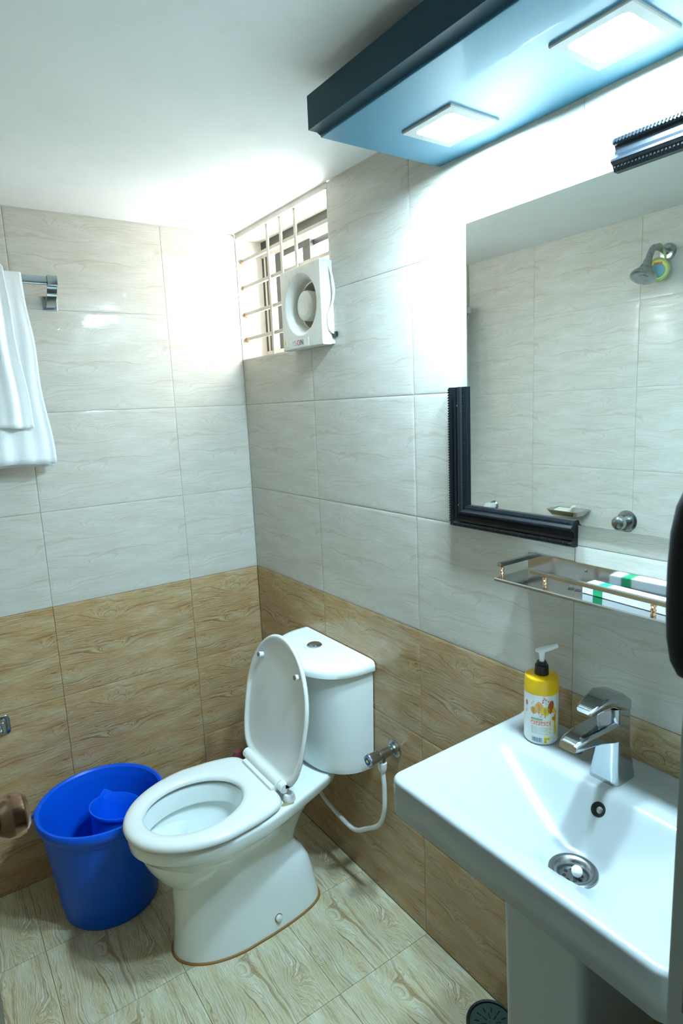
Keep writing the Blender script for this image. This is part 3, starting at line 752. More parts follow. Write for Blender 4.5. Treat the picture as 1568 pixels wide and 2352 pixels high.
# cistern
TY = -0.528
def dshape(z, d0, depth, hw, n=40, e=2.35):
    """flat back on the wall, bowed front"""
    pts = [(-0.003, TY - hw, z)]
    for i in range(n + 1):
        a = pi * i / n
        w = -cos(a); s = sin(a)
        pts.append((-(d0 + (depth - d0) * s ** 0.85), TY + hw * (abs(w) ** 0.9) * (1 if w > 0 else -1), z))
    pts.append((-0.003, TY + hw, z)); return pts
bm = B(); loft(bm, [dshape(0.4035, 0.015, 0.135, 0.160), dshape(0.409, 0.018, 0.148, 0.166), dshape(0.43, 0.02, 0.155, 0.169), dshape(0.60, 0.022, 0.168, 0.177), dshape(0.722, 0.024, 0.176, 0.182)])
ob('tank', bm, M_TANK, to, 40)
bm = B(); loft(bm, [dshape(0.7225, 0.026, 0.186, 0.187), dshape(0.728, 0.030, 0.193, 0.193), dshape(0.742, 0.030, 0.193, 0.194), dshape(0.752, 0.028, 0.186, 0.191), dshape(0.757, 0.022, 0.172, 0.184), dshape(0.7585, 0.018, 0.15, 0.17)])
ob('tank_lid', bm, M_TANK, to, 50)
bm = B(); lathe(bm, [(0.024, 0), (0.024, 0.003), (0.021, 0.0055), (0.0195, 0.0055), (0.019, 0.004), (0.018, 0.0075), (0.012, 0.0095), (0, 0.010)], (-0.074, -0.508, 0.7585), (0, 0, 1), 32); ob('flush_button', bm, M_CHROME, to)
bm = B()
for k in range(3):
    lathe(bm, [(0.0022, 0), (0.0022, 0.0003), (0.0012, 0.0003), (0.0012, 0)], (-0.106 + 0.0, -0.500 - 0.005 * k, 0.7585), (0, 0, 1), 12, cap0=False, cap1=False)
ob('logo', bm, P_GREY, to)

# angle valve + hose
av = tag(empty('angle_valve', (0, -0.80, 0.515)), 'chrome stop valve with white hose, between toilet and sink', 'valve')
vz = 0.517; vy = -0.798
bm = B(); lathe(bm, [(0.026, 0), (0.026, 0.003), (0.022, 0.007), (0.017, 0.008), (0.016, 0.013), (0.012, 0.014)], (-0.0004, vy, vz), (-1, 0, 0), 28); ob('flange', bm, M_CHROME_OLD, av)
bm = B(); lathe(bm, [(0.0115, 0.012), (0.0115, 0.02), (0.0135, 0.024), (0.0135, 0.062), (0.012, 0.066)], (0, vy, vz), (-1, -0.06, 0.03), 24)
cyl(bm, (-0.050, vy - 0.003, vz - 0.010), (-0.050, vy - 0.003, vz - 0.030), 0.0095, 18); ob('valve_body', bm, M_CHROME_OLD, av)
bm = B()
u, v, d = frame_of((-1, -0.06, 0.03)); o = Vector((0, vy, vz))
rings = []
for h, rr in ((0.063, 0.013), (0.066, 0.0165), (0.098, 0.0185), (0.102, 0.017), (0.104, 0.0135)):
    rings.append([o + d * h + (u * cos(2 * pi * i / 36) + v * sin(2 * pi * i / 36)) * rr * (1 + 0.09 * cos(4 * 2 * pi * i / 36)) for i in range(36)])
loft(bm, rings); hd = ob('handle', bm, M_CHROME_OLD, av)
bm = B(); lathe(bm, [(0.0115, 0.1038), (0.011, 0.1055), (0, 0.106)], o, d, 20); lathe(bm, [(0.0045, 0.1055), (0.004, 0.1066), (0, 0.1067)], o, d, 12, mi=1); ob('index_cap', bm, [P_NAVY, P_YEL], hd)
bm = B(); lathe(bm, [(0.0125, 0), (0.013, 0.004), (0.0125, 0.016), (0.0105, 0.026), (0.009, 0.029)], (-0.050, vy - 0.003, vz - 0.022), (0, 0, -1), 18); ob('hose_nut', bm, M_HOSE, av)
bm = B(); tube(bm, [(-0.050, vy - 0.003, vz - 0.045), (-0.050, -0.806, 0.42), (-0.050, -0.802, 0.345), (-0.050, -0.776, 0.285), (-0.050, -0.715, 0.236), (-0.050, -0.645, 0.192), (-0.055, -0.57, 0.20), (-0.065, -0.495, 0.232), (-0.075, -0.455, 0.29), (-0.08, -0.440, 0.36), (-0.08, -0.438, 0.405)], 0.0068, 12); ob('hose', bm, M_HOSE, av)

# pink bottle behind the toilet
pk = tag(empty('cleaner_bottle', (-0.178, -0.092, 0)), 'pink plastic item tucked behind the toilet in the corner', 'bottle')
bm = B(); lathe(bm, [(0.036, 0), (0.040, 0.006), (0.040, 0.135), (0.033, 0.165), (0.014, 0.185)], (-0.178, -0.092, 0.0), (0, 0, 1), 24); ob('bottle', bm, M_PINK, pk)
bm = B(); lathe(bm, [(0.016, 0.185), (0.018, 0.19), (0.018, 0.236), (0.013, 0.246)], (-0.178, -0.092, 0.0), (0, 0, 1), 20); ob('cap', bm, M_PINK, pk)

# ------------------------------------------------------------------ bucket and mug
BX, BYc = -0.685, -0.208
bk = tag(empty('bucket', (BX, BYc, 0)), 'blue plastic bucket on the floor left of the toilet', 'bucket')
bm = B()
lathe(bm, [(0.0, 0.004), (0.128, 0.004), (0.136, 0.0), (0.139, 0.004), (0.147, 0.06), (0.160, 0.18), (0.172, 0.288), (0.176, 0.292), (0.178, 0.306), (0.183, 0.309), (0.187, 0.318), (0.188, 0.330), (0.184, 0.339), (0.178, 0.340), (0.173, 0.334), (0.171, 0.322), (0.168, 0.312), (0.1665, 0.300), (0.155, 0.18), (0.142, 0.06), (0.133, 0.010), (0.0, 0.008)], (BX, BYc, 0), (0, 0, 1), 64, cap0=False, cap1=False)
ob('body', bm, M_BLUE, bk, 30)
for s in (-1, 1):
    bm = B(); box(bm, (BX + s * 0.186 - 0.004, BYc - 0.018, 0.296), (BX + s * 0.186 + 0.005, BYc + 0.018, 0.334), 0.003); lathe(bm, [(0.007, -0.008), (0.007, 0.010), (0.005, 0.012)], (BX + s * 0.186, BYc, 0.318), (s, 0, 0), 14)
    bm.transform(Matrix.Translation((BX, BYc, 0)) @ Matrix.Rotation(radians(-20), 4, 'Z') @ Matrix.Translation((-BX, -BYc, 0)))
    ob('handle_ear', bm, M_BLUE, bk)
mg = tag(empty('bath_mug', (-0.63, -0.18, 0.27)), 'blue plastic dipping mug with pouring lip, inside the bucket', 'mug')
bm = B()
def mring(r, z, lip=0.0, n=48):
    out = []
    for i in range(n):
        a = 2 * pi * i / n
        k = exp(-((((a - 2.35 + pi) % (2 * pi)) - pi) / 0.16) ** 2) * lip
        out.append((cos(a) * (r + k), sin(a) * (r + k), z + k * 0.35))
    return out
loft(bm, [mring(0.054, -0.115), mring(0.060, -0.113), mring(0.070, -0.03, 0.002), mring(0.074, -0.012, 0.010), mring(0.079, -0.010, 0.016), mring(0.081, -0.004, 0.020), mring(0.080, 0.0, 0.022), mring(0.076, 0.0, 0.021), mring(0.0735, -0.006, 0.018), mring(0.067, -0.03, 0.006), mring(0.057, -0.108)])
MM = Matrix.Translation((-0.640, -0.186, 0.280)) @ Matrix.Rotation(radians(-38), 4, 'Z') @ Matrix.Rotation(radians(-6), 4, 'X') @ Matrix.Rotation(radians(8), 4, 'Y')
bm.transform(MM); ob('cup', bm, M_BLUE_MUG, mg, 40)
bm = B(); tube(bm, [(0.076, 0.0, -0.006), (0.095, 0, 0.020), (0.118, 0.0, 0.068), (0.140, 0.0, 0.071), (0.152, 0, 0.035)], 0.009, 12, 5); bm.transform(MM); ob('handle', bm, M_BLUE_MUG, mg)

# ------------------------------------------------------------------ sink
sk = tag(empty('sink', (-0.2, -1.51, 0)), 'white ceramic pedestal basin under the steel shelf', 'sink')
KX0, KX1, KY0, KY1, KZ = -0.384, -0.0008, -1.770, -1.250, 0.820
nx, ny = 72, 92
DRX, DRY = -0.243, -1.541
ZD = 0.7400
def sink_top(x, y):
    fl = (-1.283 - y) * 0.41; fr_ = (y + 1.750) * 0.50; fb = (-0.124 - x) * 1.2; ff = (x + 0.354) * 0.88
    k = 0.017
    d = -k * log(sum(exp(-max(min(q, 0.5), -0.2) / k) for q in (fl, fr_, fb, ff, 0.135)))
    d = 0.5 * (d + sqrt(d * d + 0.006 ** 2)) - 0.0
    e = min(x - KX0, y - KY0, KY1 - y)
    z = KZ - max(d - 0.0012, 0)
    r = 0.010
    if e < r: z -= r - sqrt(max(r * r - (r - e) ** 2, 0))
    el = KY1 - y
    if 0.016 < el < 0.05 and d < 0.02 and x < -0.03 and x - KX0 > 0.03:
        z -= 0.0016 * min(1, (el - 0.016) / 0.006) * min(1, (0.05 - el) / 0.01)
    if x > -0.016: z += 0.003 * min(1, (x + 0.016) / 0.008)
    q = sqrt((x - DRX) ** 2 + (y - DRY) ** 2)
    if q < 0.060:
        t = min(1, max(0, (q - 0.036) / 0.024)); t = t * t * (3 - 2 * t)
        z = ZD + (z - ZD) * t
        if q < 0.031: z -= 0.016 * min(1, (0.031 - q) / 0.006)
    return z
xs = [KX0 + (KX1 - KX0) * i / nx for i in range(nx + 1)]; ysg = [KY0 + (KY1 - KY0) * j / ny for j in range(ny + 1)]
xs[1:1] = [KX0 + 0.001, KX0 + 0.0025]; ysg[1:1] = [KY0 + 0.001, KY0 + 0.0028]; ysg[-1:-1] = [KY1 - 0.0028, KY1 - 0.001]
def corner(x, y, r=0.026):
    dx = KX0 + r - x
    dy = max(y - (KY1 - r), (KY0 + r) - y); sg = 1 if y > (KY0 + KY1) / 2 else -1
    if dx > 0 and dy > 0:
        m = max(dx, dy); q = sqrt(dx * dx + dy * dy); k = m / q
        return KX0 + r - dx * k, (KY1 - r + dy * k) if sg > 0 else (KY0 + r - dy * k)
    return x, y
bm = B()
T, U = [], []
for x in xs:
    t, u = [], []
    for y in ysg:
        cx, cy_ = corner(x, y); z = sink_top(x, y)
        t.append(bm.verts.new((cx, cy_, z)))
        e = min(x - KX0, y - KY0, KY1 - y); zb = min(0.748 + 0.0 * e, z - 0.016)
        if e < 0.006: zb += (0.006 - e) * 0.6
        kx = 0.004 * max(0, 1 - e / 0.02)
        u.append(bm.verts.new((cx, cy_, zb)))
    T.append(t); U.append(u)
for i in range(len(xs) - 1):
    for j in range(len(ysg) - 1):
        bm.faces.new((T[i][j], T[i + 1][j], T[i + 1][j + 1], T[i][j + 1])); bm.faces.new((U[i][j], U[i][j + 1], U[i + 1][j + 1], U[i + 1][j]))
ed = [(i, 0) for i in range(len(xs))] + [(len(xs) - 1, j) for j in range(1, len(ysg))] + [(i, len(ysg) - 1) for i in range(len(xs) - 2, -1, -1)] + [(0, j) for j in range(len(ysg) - 2, 0, -1)]
for a, b in zip(ed, ed[1:] + ed[:1]):
    bm.faces.new((T[a[0]][a[1]], T[b[0]][b[1]], U[b[0]][b[1]], U[a[0]][a[1]]))
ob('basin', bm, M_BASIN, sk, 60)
zd = ZD
bm = B(); lathe(bm, [(0.038, -0.001), (0.038, 0.002), (0.0355, 0.0038), (0.030, 0.0034), (0.025, 0.0005), (0.0215, -0.004), (0.0205, -0.0085), (0.0, -0.0085)], (DRX, DRY, zd + 0.0012), (0, 0, 1), 40, cap0=False)
dr = ob('drain', bm, M_DRAINSTEEL, sk, 50)
for k in range(8):
    a = 2 * pi * k / 8; r = 0.0135
    bm = B(); lathe(bm, [(0.0028, 0), (0.0028, 0.0004)], (DRX + cos(a) * r, DRY + sin(a) * r, zd - 0.0073), (0, 0, 1), 12); ob('drain_hole', bm, M_HOLE, dr)
bm = B(); bmesh.ops.create_uvsphere(bm, u_segments=20, v_segments=12, radius=0.0088, matrix=Matrix.Translation((DRX + 0.003, DRY - 0.005, zd + 0.0020))); ob('plug_ball', bm, M_SEAT, dr)
# overflow
ox, oy = -0.146, -1.521
nrm = Vector((-1.2, 0, 1)).normalized()
oz = sink_top(ox, oy) + 0.0006
bm = B(); lathe(bm, [(0.0125, 0.0), (0.0125, 0.0006), (0.0115, 0.0010)], (ox, oy, oz), nrm, 28, cap0=False); of = ob('overflow', bm, M_HOLE, sk)
bm = B(); lathe(bm, [(0.0055, 0.0010), (0.004, 0.0016), (0, 0.0018)], Vector((ox, oy - 0.003, oz)), nrm, 14); ob('overflow_clip', bm, M_CHROME_OLD, of)
# pedestal
bm = B()
def ped(z, x0, x1, hw, r): return [((x0 + x1) / 2 + a, -1.511 + b, z) for a, b in rrect(x1 - x0, 2 * hw, r, 5)]
loft(bm, [ped(0.0, -0.285, -0.06, 0.092, 0.02), ped(0.02, -0.283, -0.06, 0.090, 0.02), ped(0.12, -0.279, -0.06, 0.082, 0.018), ped(0.40, -0.279, -0.05, 0.079, 0.016), ped(0.60, -0.283, -0.05, 0.081, 0.016), ped(0.662, -0.288, -0.05, 0.080, 0.017), ped(0.678, -0.288, -0.05, 0.080, 0.017)])
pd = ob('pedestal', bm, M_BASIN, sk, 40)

# faucet on the basin deck
fa = tag(empty('faucet', (-0.08, -1.499, KZ)), 'chrome single-lever mixer tap on the sink deck', 'tap')
FYc = -1.499
bm = B()
def fr_(x0, x1, z, hw, tilt=0.0, r=0.012): return [((x0 + x1) / 2 + a, FYc + b, z + tilt * (a)) for a, b in rrect(x1 - x0, 2 * hw, min(r, (x1 - x0) * 0.45), 5)]
loft(bm, [fr_(-0.104, -0.041, KZ, 0.0290), fr_(-0.104, -0.041, KZ + 0.004, 0.0290), fr_(-0.101, -0.043, KZ + 0.03, 0.0258), fr_(-0.096, -0.047, KZ + 0.06, 0.023), fr_(-0.096, -0.048, KZ + 0.095, 0.0225), fr_(-0.098, -0.049, KZ + 0.120, 0.0225, 0.05), fr_(-0.096, -0.052, KZ + 0.138, 0.0205, 0.1)])
ob('body', bm, M_CHROME, fa, 40)
bm = B()
def cs(x, z, hw, hh, sl):   # cross-section of the spout, thickness hh along normal of slope sl
    nx_, nz_ = -sin(sl), cos(sl)
    return [(x + nx_ * b, FYc + a, z + nz_ * b) for a, b in rrect(2 * hw, 2 * hh, min(hh * 0.8, 0.008), 4)]
loft(bm, [cs(-0.070, KZ + 0.092, 0.022, 0.026, 0.5), cs(-0.105, KZ + 0.096, 0.0225, 0.020, 0.30), cs(-0.136, KZ + 0.102, 0.0225, 0.0145, 0.12), cs(-0.166, KZ + 0.105, 0.0215, 0.0115, 0.02), cs(-0.190, KZ + 0.104, 0.0195, 0.0095, -0.1), cs(-0.203, KZ + 0.102, 0.016, 0.006, -0.2)])
ob('spout', bm, M_CHROME, fa, 50)
bm = B(); cyl(bm, (-0.181, FYc, KZ + 0.098), (-0.181, FYc, KZ + 0.087), 0.011, 20); ob('aerator', bm, M_BLACK, fa)
bm = B()
loft(bm, [cs(-0.050, KZ + 0.126, 0.0185, 0.010, -0.5), cs(-0.056, KZ + 0.133, 0.0215, 0.0135, -0.45), cs(-0.080, KZ + 0.148, 0.0235, 0.0150, -0.34), cs(-0.105, KZ + 0.157, 0.024, 0.0115, -0.10), cs(-0.130, KZ + 0.156, 0.0205, 0.0075, 0.12), cs(-0.152, KZ + 0.151, 0.017, 0.006, 0.18), cs(-0.159, KZ + 0.1495, 0.0145, 0.004, 0.18)])
ob('lever', bm, M_CHROME, fa, 50)

# soap bottle on the basin corner
sx_, sy_ = -0.066, -1.343
so = tag(empty('soap_bottle', (sx_, sy_, KZ)), 'pump bottle with yellow shoulder and leaf print on the sink corner', 'bottle')
RB = 0.0328
bm = B(); lathe(bm, [(0.026, -0.001), (0.0305, 0.001), (RB, 0.006), (RB - 0.0004, 0.105)], (sx_, sy_, KZ), (0, 0, 1), 48); ob('body', bm, M_BOTTLE, so)
bm = B(); lathe(bm, [(RB - 0.0002, 0.103), (RB + 0.0002, 0.105), (RB - 0.0008, 0.131), (RB - 0.0022, 0.1335), (0.016, 0.1350), (0.0145, 0.1355)], (sx_, sy_, KZ), (0, 0, 1), 48); ob('shoulder', bm, M_YELLOW, so, 45)
bm = B()
rings = []
for r, z in ((0.0130, 0.134), (0.0134, 0.136), (0.0125, 0.154), (0.0098, 0.1545), (0.0096, 0.160), (0.0085, 0.1615), (0.0050, 0.1615)):
    rings.append([(sx_ + cos(2 * pi * i / 48) * r * (1 + (0.02 * (i % 2) if r > 0.012 else 0)), sy_ + sin(2 * pi * i / 48) * r * (1 + (0.02 * (i % 2) if r > 0.012 else 0)), KZ + z) for i in range(48)])
loft(bm, rings); ob('collar', bm, M_BLACK, so)
bm = B(); lathe(bm, [(0.0046, 0.158), (0.0050, 0.170), (0.0068, 0.181), (0.0060, 0.184)], (sx_, sy_, KZ), (0, 0, 1), 20)
pd_ = Vector((0.72, -0.60, 0)).normalized(); ps = Vector((-pd_.y, pd_.x, 0)); oo = Vector((sx_, sy_, KZ))
loft(bm, [[oo + pd_ * a + ps * b * w + Vector((0, 0, c + d * h)) for b, d in ((-1, -1), (1, -1), (1, 1), (-1, 1))] for a, w, h, c in ((-0.012, 0.004, 0.0012, 0.1830), (-0.006, 0.0075, 0.0026, 0.1835), (0.006, 0.0070, 0.0032, 0.1855), (0.018, 0.0052, 0.0032, 0.1890), (0.030, 0.0042, 0.0028, 0.1930))])
ob('pump', bm, M_PUMP, so, 45)
# printed label: flat patches wrapped on the body
bm = B()
facing = math.atan2(CAM.y - sy_, CAM.x - sx_)
MATS = [P_TAN, P_GOLD, P_YEL, P_RUST, P_RED, P_CORAL, P_GRN, P_PALE, P_INK, P_BAR, P_ORANGE, P_GREY, M_BOTTLE]
layer = [0]
def patch(pts, mi):
    layer[0] += 1
    r = RB + 0.00008 + layer[0] * 0.0000035
    c = (sum(p[0] for p in pts) / len(pts), sum(p[1] for p in pts) / len(pts))
    cv = None
    def P(u, z):
        a = facing + u / RB; return bm.verts.new((sx_ + cos(a) * r, sy_ + sin(a) * r, KZ + z))
    # fan in two rings so wide patches follow the curve
    V0 = [P(*p) for p in pts]; V1 = [P(c[0] + (p[0] - c[0]) * 0.5, c[1] + (p[1] - c[1]) * 0.5) for p in pts]; vc = P(*c); n = len(pts)
    for i in range(n):
        j = (i + 1) % n
        bm.faces.new((V0[i], V0[j], V1[j], V1[i])).material_index = mi; bm.faces.new((V1[i], V1[j], vc)).material_index = mi
def pellipse(u, z, a, b, rot, mi, n=16, point=0):
    pts = []
    for i in range(n):
        t = 2 * pi * i / n; x = a * cos(t) * (1 - point * abs(sin(t)) ** 2 * (1 if sin(t) > 0 else 0.3)); y = b * sin(t)
        pts.append((u + x * cos(rot) - y * sin(rot), z + x * sin(rot) + y * cos(rot)))
    patch(pts, mi)
def pline(u0, z0_, u1, z1_, w, mi):
    d = Vector((u1 - u0, z1_ - z0_)); n_ = Vector((-d.y, d.x)).normalized() * w / 2
    patch([(u0 + n_.x, z0_ + n_.y), (u1 + n_.x, z1_ + n_.y), (u1 - n_.x, z1_ - n_.y), (u0 - n_.x, z0_ - n_.y)], mi)
def prect(u, z, w, h, mi, k=6): patch([(u - w / 2 + w * i / k, z - h / 2) for i in range(k + 1)] + [(u + w / 2 - w * i / k, z + h / 2) for i in range(k + 1)], mi)
patch([(0.012, 0.045), (0.020, 0.060), (0.036, 0.066), (0.036, 0.008), (0.010, 0.006), (-0.004, 0.02), (0.004, 0.036)], 7)
pellipse(-0.0145, 0.0715, 0.006, 0.0075, 0.2, 0); pellipse(-0.004, 0.079, 0.0085, 0.0125, 0, 1, 20, 0.55); pellipse(0.008, 0.0715, 0.0085, 0.0095, 0.25, 2, 20, 0.35); pellipse(0.019, 0.080, 0.0065, 0.0135, -0.15, 3); pellipse(0.026, 0.072, 0.004, 0.006, 0, 2)
for (u, z, l) in ((-0.0145, 0.0715, 0.006), (-0.004, 0.078, 0.010), (0.008, 0.071, 0.008), (0.019, 0.08, 0.010)):
    pline(u, z - l - 0.006, u, z + l * 0.8, 0.0005, 8)
    for q in (-0.4, 0.0, 0.4):
        for s in (-1, 1): pline(u, z + q * l, u + s * l * 0.4, z + q * l + l * 0.3, 0.0004, 8)
for u, z in ((0.006, 0.098), (0.009, 0.0955), (0.0035, 0.0945), (0.003, 0.090), (0.0135, 0.092)): pellipse(u, z, 0.0013, 0.0015, 0, 4, 10)
pline(0.011, 0.086, 0.006, 0.096, 0.0004, 11); pline(0.011, 0.087, 0.004, 0.091, 0.0004, 11)
for u, z in ((-0.015, 0.089), (-0.018, 0.085)): pellipse(u, z, 0.0012, 0.0014, 0, 2, 10)
for u, z in ((-0.001, 0.0605), (0.001, 0.065), (0.007, 0.0605)): pellipse(u, z, 0.0018, 0.0011, 0.5, 5, 10)
pline(0.001, 0.063, 0.006, 0.052, 0.0004, 11); pline(-0.006, 0.060, -0.007, 0.056, 0.0004, 11)
prect(-0.0085, 0.0545, 0.022, 0.0036, 6)
for k in range(4):
    u = -0.0155 + k * 0.0098
    prect(u, 0.0465, 0.0085, 0.0078, 5); pellipse(u - 0.0005, 0.0455, 0.0032, 0.0016, 0.4 - 0.25 * k, 12, 12); pellipse(u + 0.001, 0.0490, 0.0012, 0.0011, 0, 12, 8)
for k in range(7):
    z = 0.0375 - k * 0.0022; pline(-0.019, z, 0.013 + 0.004 * ((k * 7) % 3), z, 0.0008, 11 if k % 3 else 6)
pu = -0.0165; rb = random.Random(4)
while pu < 0.002:
    w = rb.choice((0.0005, 0.0008, 0.0013)); pline(pu, 0.0075, pu, 0.0165, w, 9); pu += w + rb.choice((0.0005, 0.0008))
prect(0.0085, 0.0115, 0.006, 0.0115, 2); prect(0.0145, 0.0145, 0.006, 0.0055, 2)
for u, z in ((0.0085, 0.0145), (0.0145, 0.0145), (0.0085, 0.0085)):
    for s in range(3):
        a = 2 * pi * s / 3 + 0.5; pline(u + cos(a) * 0.0014, z + sin(a) * 0.0014, u + cos(a + 2.09) * 0.0014, z + sin(a + 2.09) * 0.0014, 0.0006, 8)
pellipse(0.0285, 0.056, 0.003, 0.009, 0, 10); pellipse(0.0245, 0.0555, 0.003, 0.004, 0.4, 10); pellipse(0.0295, 0.035, 0.0028, 0.016, 0.05, 2); pellipse(0.031, 0.068, 0.002, 0.004, 0, 5)
pellipse(-0.031, 0.082, 0.0022, 0.006, 0, 4); pellipse(-0.0315, 0.066, 0.0015, 0.004, 0, 2)
ob('label', bm, MATS, so, 0)

# ------------------------------------------------------------------ floor drain
DX, DY, DR = -0.056, -1.203, 0.060
fd = tag(empty('floor_drain', (DX, DY, 0)), 'dark round slotted floor drain beside the sink pedestal', 'drain')
bm = B(); lathe(bm, [(DR - 0.008, 0.001), (DR - 0.007, 0.006), (DR - 0.002, 0.007), (DR, 0.003), (DR, 0.0004)], (DX, DY, 0), (0, 0, 1), 48, cap0=False, cap1=False); ob('rim', bm, M_BLACK, fd)
bm = B(); lathe(bm, [(DR - 0.008, 0.0005), (DR - 0.009, 0.0030), (0, 0.0036)], (DX, DY, 0), (0, 0, 1), 48); gt = ob('grate', bm, M_DRAIN, fd)
for rr, k in ((0.034, 12), (0.018, 8)):
    for i in range(k):
        a = 2 * pi * i / k + 0.2
        bm = B(); box(bm, (rr - 0.0065, -0.0015, 0.0029), (rr + 0.0065, 0.0015, 0.0044), 0.0007); bm.transform(Matrix.Translation((DX, DY, 0)) @ Matrix.Rotation(a, 4, 'Z')); ob('slot', bm, M_HOLE, gt)

# ------------------------------------------------------------------ things on the opposite wall (seen in the mirror)
SWY, SWZ = -0.905, 1.950
sw = tag(empty('wall_shower', (-RW, SWY, SWZ)), 'chrome shower head on a bent arm, reflected in the mirror', 'shower')
bm = B(); lathe(bm, [(0.029, 0), (0.029, 0.003), (0.024, 0.008), (0.012, 0.010)], (-RW + 0.0004, SWY, SWZ), (1, 0, 0), 28); ob('flange', bm, M_CHROME_OLD, sw)
bm = B(); tube(bm, [(-RW + 0.008, SWY, SWZ), (-RW + 0.05, SWY, SWZ + 0.008), (-RW + 0.085, SWY, SWZ + 0.006), (-RW + 0.105, SWY, SWZ - 0.012), (-RW + 0.120, SWY, SWZ - 0.040)], 0.0105, 16); ob('arm', bm, M_CHROME_OLD, sw)
bm = B(); lathe(bm, [(0.012, 0), (0.014, 0.004), (0.014, 0.014), (0.017, 0.020), (0.022, 0.034), (0.038, 0.052), (0.041, 0.058), (0.041, 0.064), (0.036, 0.067), (0.020, 0.066), (0.018, 0.068), (0, 0.068)], (-RW + 0.118, SWY, SWZ - 0.036), (0.45, 0, -0.9), 32); ob('spray_head', bm, M_CHROME_OLD, sw)
af = tag(empty('air_freshener', (-RW + 0.05, SWY, SWZ - 0.07)), 'round yellow-green air freshener hung on the shower arm', 'air freshener')
ax = Vector((1, -0.35, 0.0)).normalized(); ac = Vector((-RW + 0.048, SWY + 0.006, SWZ - 0.060))
bm = B(); lathe(bm, [(0.036, -0.006), (0.039, -0.003), (0.039, 0.003), (0.036, 0.006), (0.033, 0.0065), (0, 0.0065)], ac, ax, 36, cap0=True); ob('case', bm, mat('green_plastic', (0.30, 0.42, 0.16), 0.4), af)
bm = B(); lathe(bm, [(0.031, 0.0066), (0.030, 0.0074), (0, 0.0074)], ac, ax, 36); lab = ob('label', bm, P_LIME, af)
bm = B(); lathe(bm, [(0.024, 0.0074), (0.023, 0.0082), (0, 0.0088)], ac + Vector((0, 0, -0.003)), ax, 30); ob('picture', bm, P_TEAL, lab)
u_ = Vector((0, 0, 1)).cross(ax).normalized()
bm = B()
for k in range(6):
    c = ac + ax * 0.0085 + Vector((0, 0, 0.020)) + u_ * (-0.0125 + 0.0045 * k)
    M3 = Matrix((u_, Vector((0, 0, 1)), ax)).transposed()
    box(bm, (-0.0016, -0.0035, -0.0005), (0.0016, 0.0035, 0.0005)); bm.verts.ensure_lookup_table()
    for v in bm.verts[-8:]: v.co = c + M3 @ v.co
ob('lettering', bm, P_RED, lab)
bm = B(); tube(bm, [ac + u_ * 0.022 + Vector((0, 0, 0.030)), ac + u_ * 0.017 + Vector((0, 0, 0.060)), ac + Vector((0, 0, 0.082)), ac - u_ * 0.017 + Vector((0, 0, 0.060)), ac - u_ * 0.022 + Vector((0, 0, 0.030))], 0.004, 8); ob('hanger', bm, mat('green_hanger', (0.30, 0.42, 0.16), 0.4), af)

ty, tz = -0.795, 1.013
tp = tag(empty('shower_tap', (-RW, ty, tz)), 'round chrome shower tap reflected near the mirror bottom', 'tap')
bm = B(); lathe(bm, [(0.040, 0), (0.040, 0.004), (0.034, 0.012), (0.018, 0.016)], (-RW + 0.0004, ty, tz), (1, 0, 0), 32); ob('flange', bm, M_CHROME_OLD, tp)
bm = B(); lathe(bm, [(0.017, 0.014), (0.018, 0.03), (0.020, 0.034), (0.024, 0.040), (0.026, 0.052), (0.024, 0.064), (0.016, 0.069), (0, 0.069)], (-RW, ty, tz), (1, 0, 0), 28); ob('handle', bm, M_CHROME_OLD, tp)
bm = B(); lathe(bm, [(0.008, 0.0688), (0.007, 0.0705), (0, 0.071)], (-RW, ty, tz), (1, 0, 0), 16); ob('index_cap', bm, M_CHROME, tp)
pc = tag(empty('pipe_outlet', (-RW, -0.150, 1.003)), 'small chrome pipe outlet reflected left of the soap dish', 'pipe')
bm = B(); lathe(bm, [(0.023, 0), (0.023, 0.003), (0.016, 0.008)], (-RW + 0.0004, -0.150, 1.003), (1, 0, 0), 24); ob('flange', bm, M_CHROME_OLD, pc)
bm = B(); lathe(bm, [(0.014, 0.006), (0.014, 0.035), (0.018, 0.037), (0.018, 0.052), (0.012, 0.054)], (-RW, -0.150, 1.003), (1, 0, 0), 20); ob('spout', bm, M_HOSE, pc)
sd = tag(empty('soap_dish', (-RW, -0.570, 1.02)), 'steel wall soap dish reflected in the mirror', 'soap dish')
bm = B()
def dish(z, g): return [(-RW + 0.052 + a, -0.575 + b, z) for a, b in rrect(0.10 - g, 0.150 - g, 0.016, 5)]
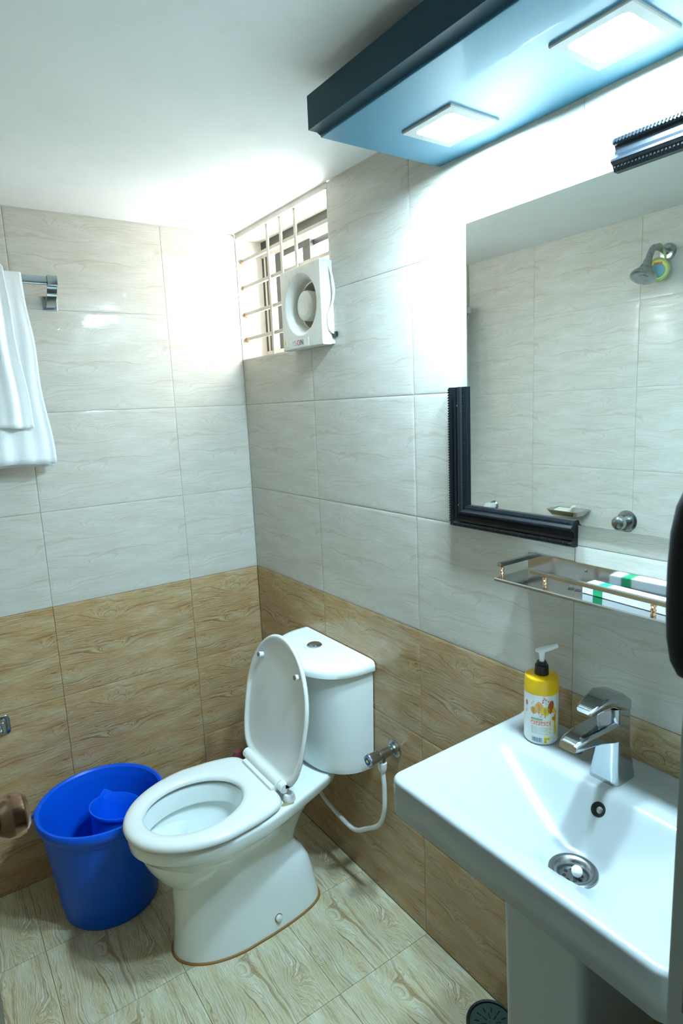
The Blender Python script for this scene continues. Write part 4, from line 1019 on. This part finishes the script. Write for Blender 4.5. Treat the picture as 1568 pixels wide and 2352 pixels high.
loft(bm, [dish(1.018, 0.03), dish(1.022, 0.024), dish(1.036, 0.006), dish(1.038, 0.0), dish(1.0395, 0.0), dish(1.0395, 0.008), dish(1.025, 0.026), dish(1.021, 0.034)])
ob('tray', bm, M_STEEL, sd)
s1 = tag(empty('soap_bar', (-RW + 0.055, -0.555, 1.0215)), 'worn cream soap bar leaning in the steel soap dish', 'soap')
bm = B(); box(bm, (-0.018, -0.030, -0.008), (0.018, 0.030, 0.008), 0.006, seg=3); bm.transform(Matrix.Translation((-RW + 0.050, -0.548, 1.0315)) @ Matrix.Rotation(radians(10), 4, 'Y')); ob('bar', bm, M_SOAP, s1)
s2 = tag(empty('soap_scrap', (-RW + 0.055, -0.6, 1.03)), 'soap scrap propped upright against the soap bar', 'soap')
bm = B(); box(bm, (-0.012, -0.020, -0.005), (0.012, 0.020, 0.005), 0.004, seg=3); bm.transform(Matrix.Translation((-RW + 0.058, -0.594, 1.041)) @ Matrix.Rotation(radians(-50), 4, 'X')); ob('scrap', bm, M_SOAP, s2)

# ------------------------------------------------------------------ black bag-like thing hanging on the jamb
hb = tag(empty('hanging_bag', (JX - 0.02, YF - 0.02, 1.05)), 'matte black rounded bag hanging on the door jamb at right', 'bag')
bm = B()
rings = []
for z, rx, ry in ((1.2435, 0.004, 0.006), (1.2473, 0.012, 0.012), (1.2597, 0.020, 0.017), (1.2815, 0.0255, 0.020), (1.3119, 0.0285, 0.021), (1.3452, 0.029, 0.021), (1.3737, 0.0275, 0.020), (1.3955, 0.023, 0.017), (1.4098, 0.016, 0.012), (1.4164, 0.006, 0.006)):
    rings.append([(JX - 0.0355 + cos(2 * pi * i / 32) * rx, YF - 0.020 + sin(2 * pi * i / 32) * ry, z) for i in range(32)])
loft(bm, rings); ob('pouch', bm, M_CLOTH_BLACK, hb)
bm = B(); tube(bm, [(JX - 0.026, YF - 0.02, 1.405), (JX - 0.016, YF - 0.02, 1.43), (JX - 0.008, YF - 0.02, 1.445), (JX - 0.0005, YF - 0.02, 1.447)], 0.003, 8); ob('strap', bm, M_CLOTH_BLACK, hb)
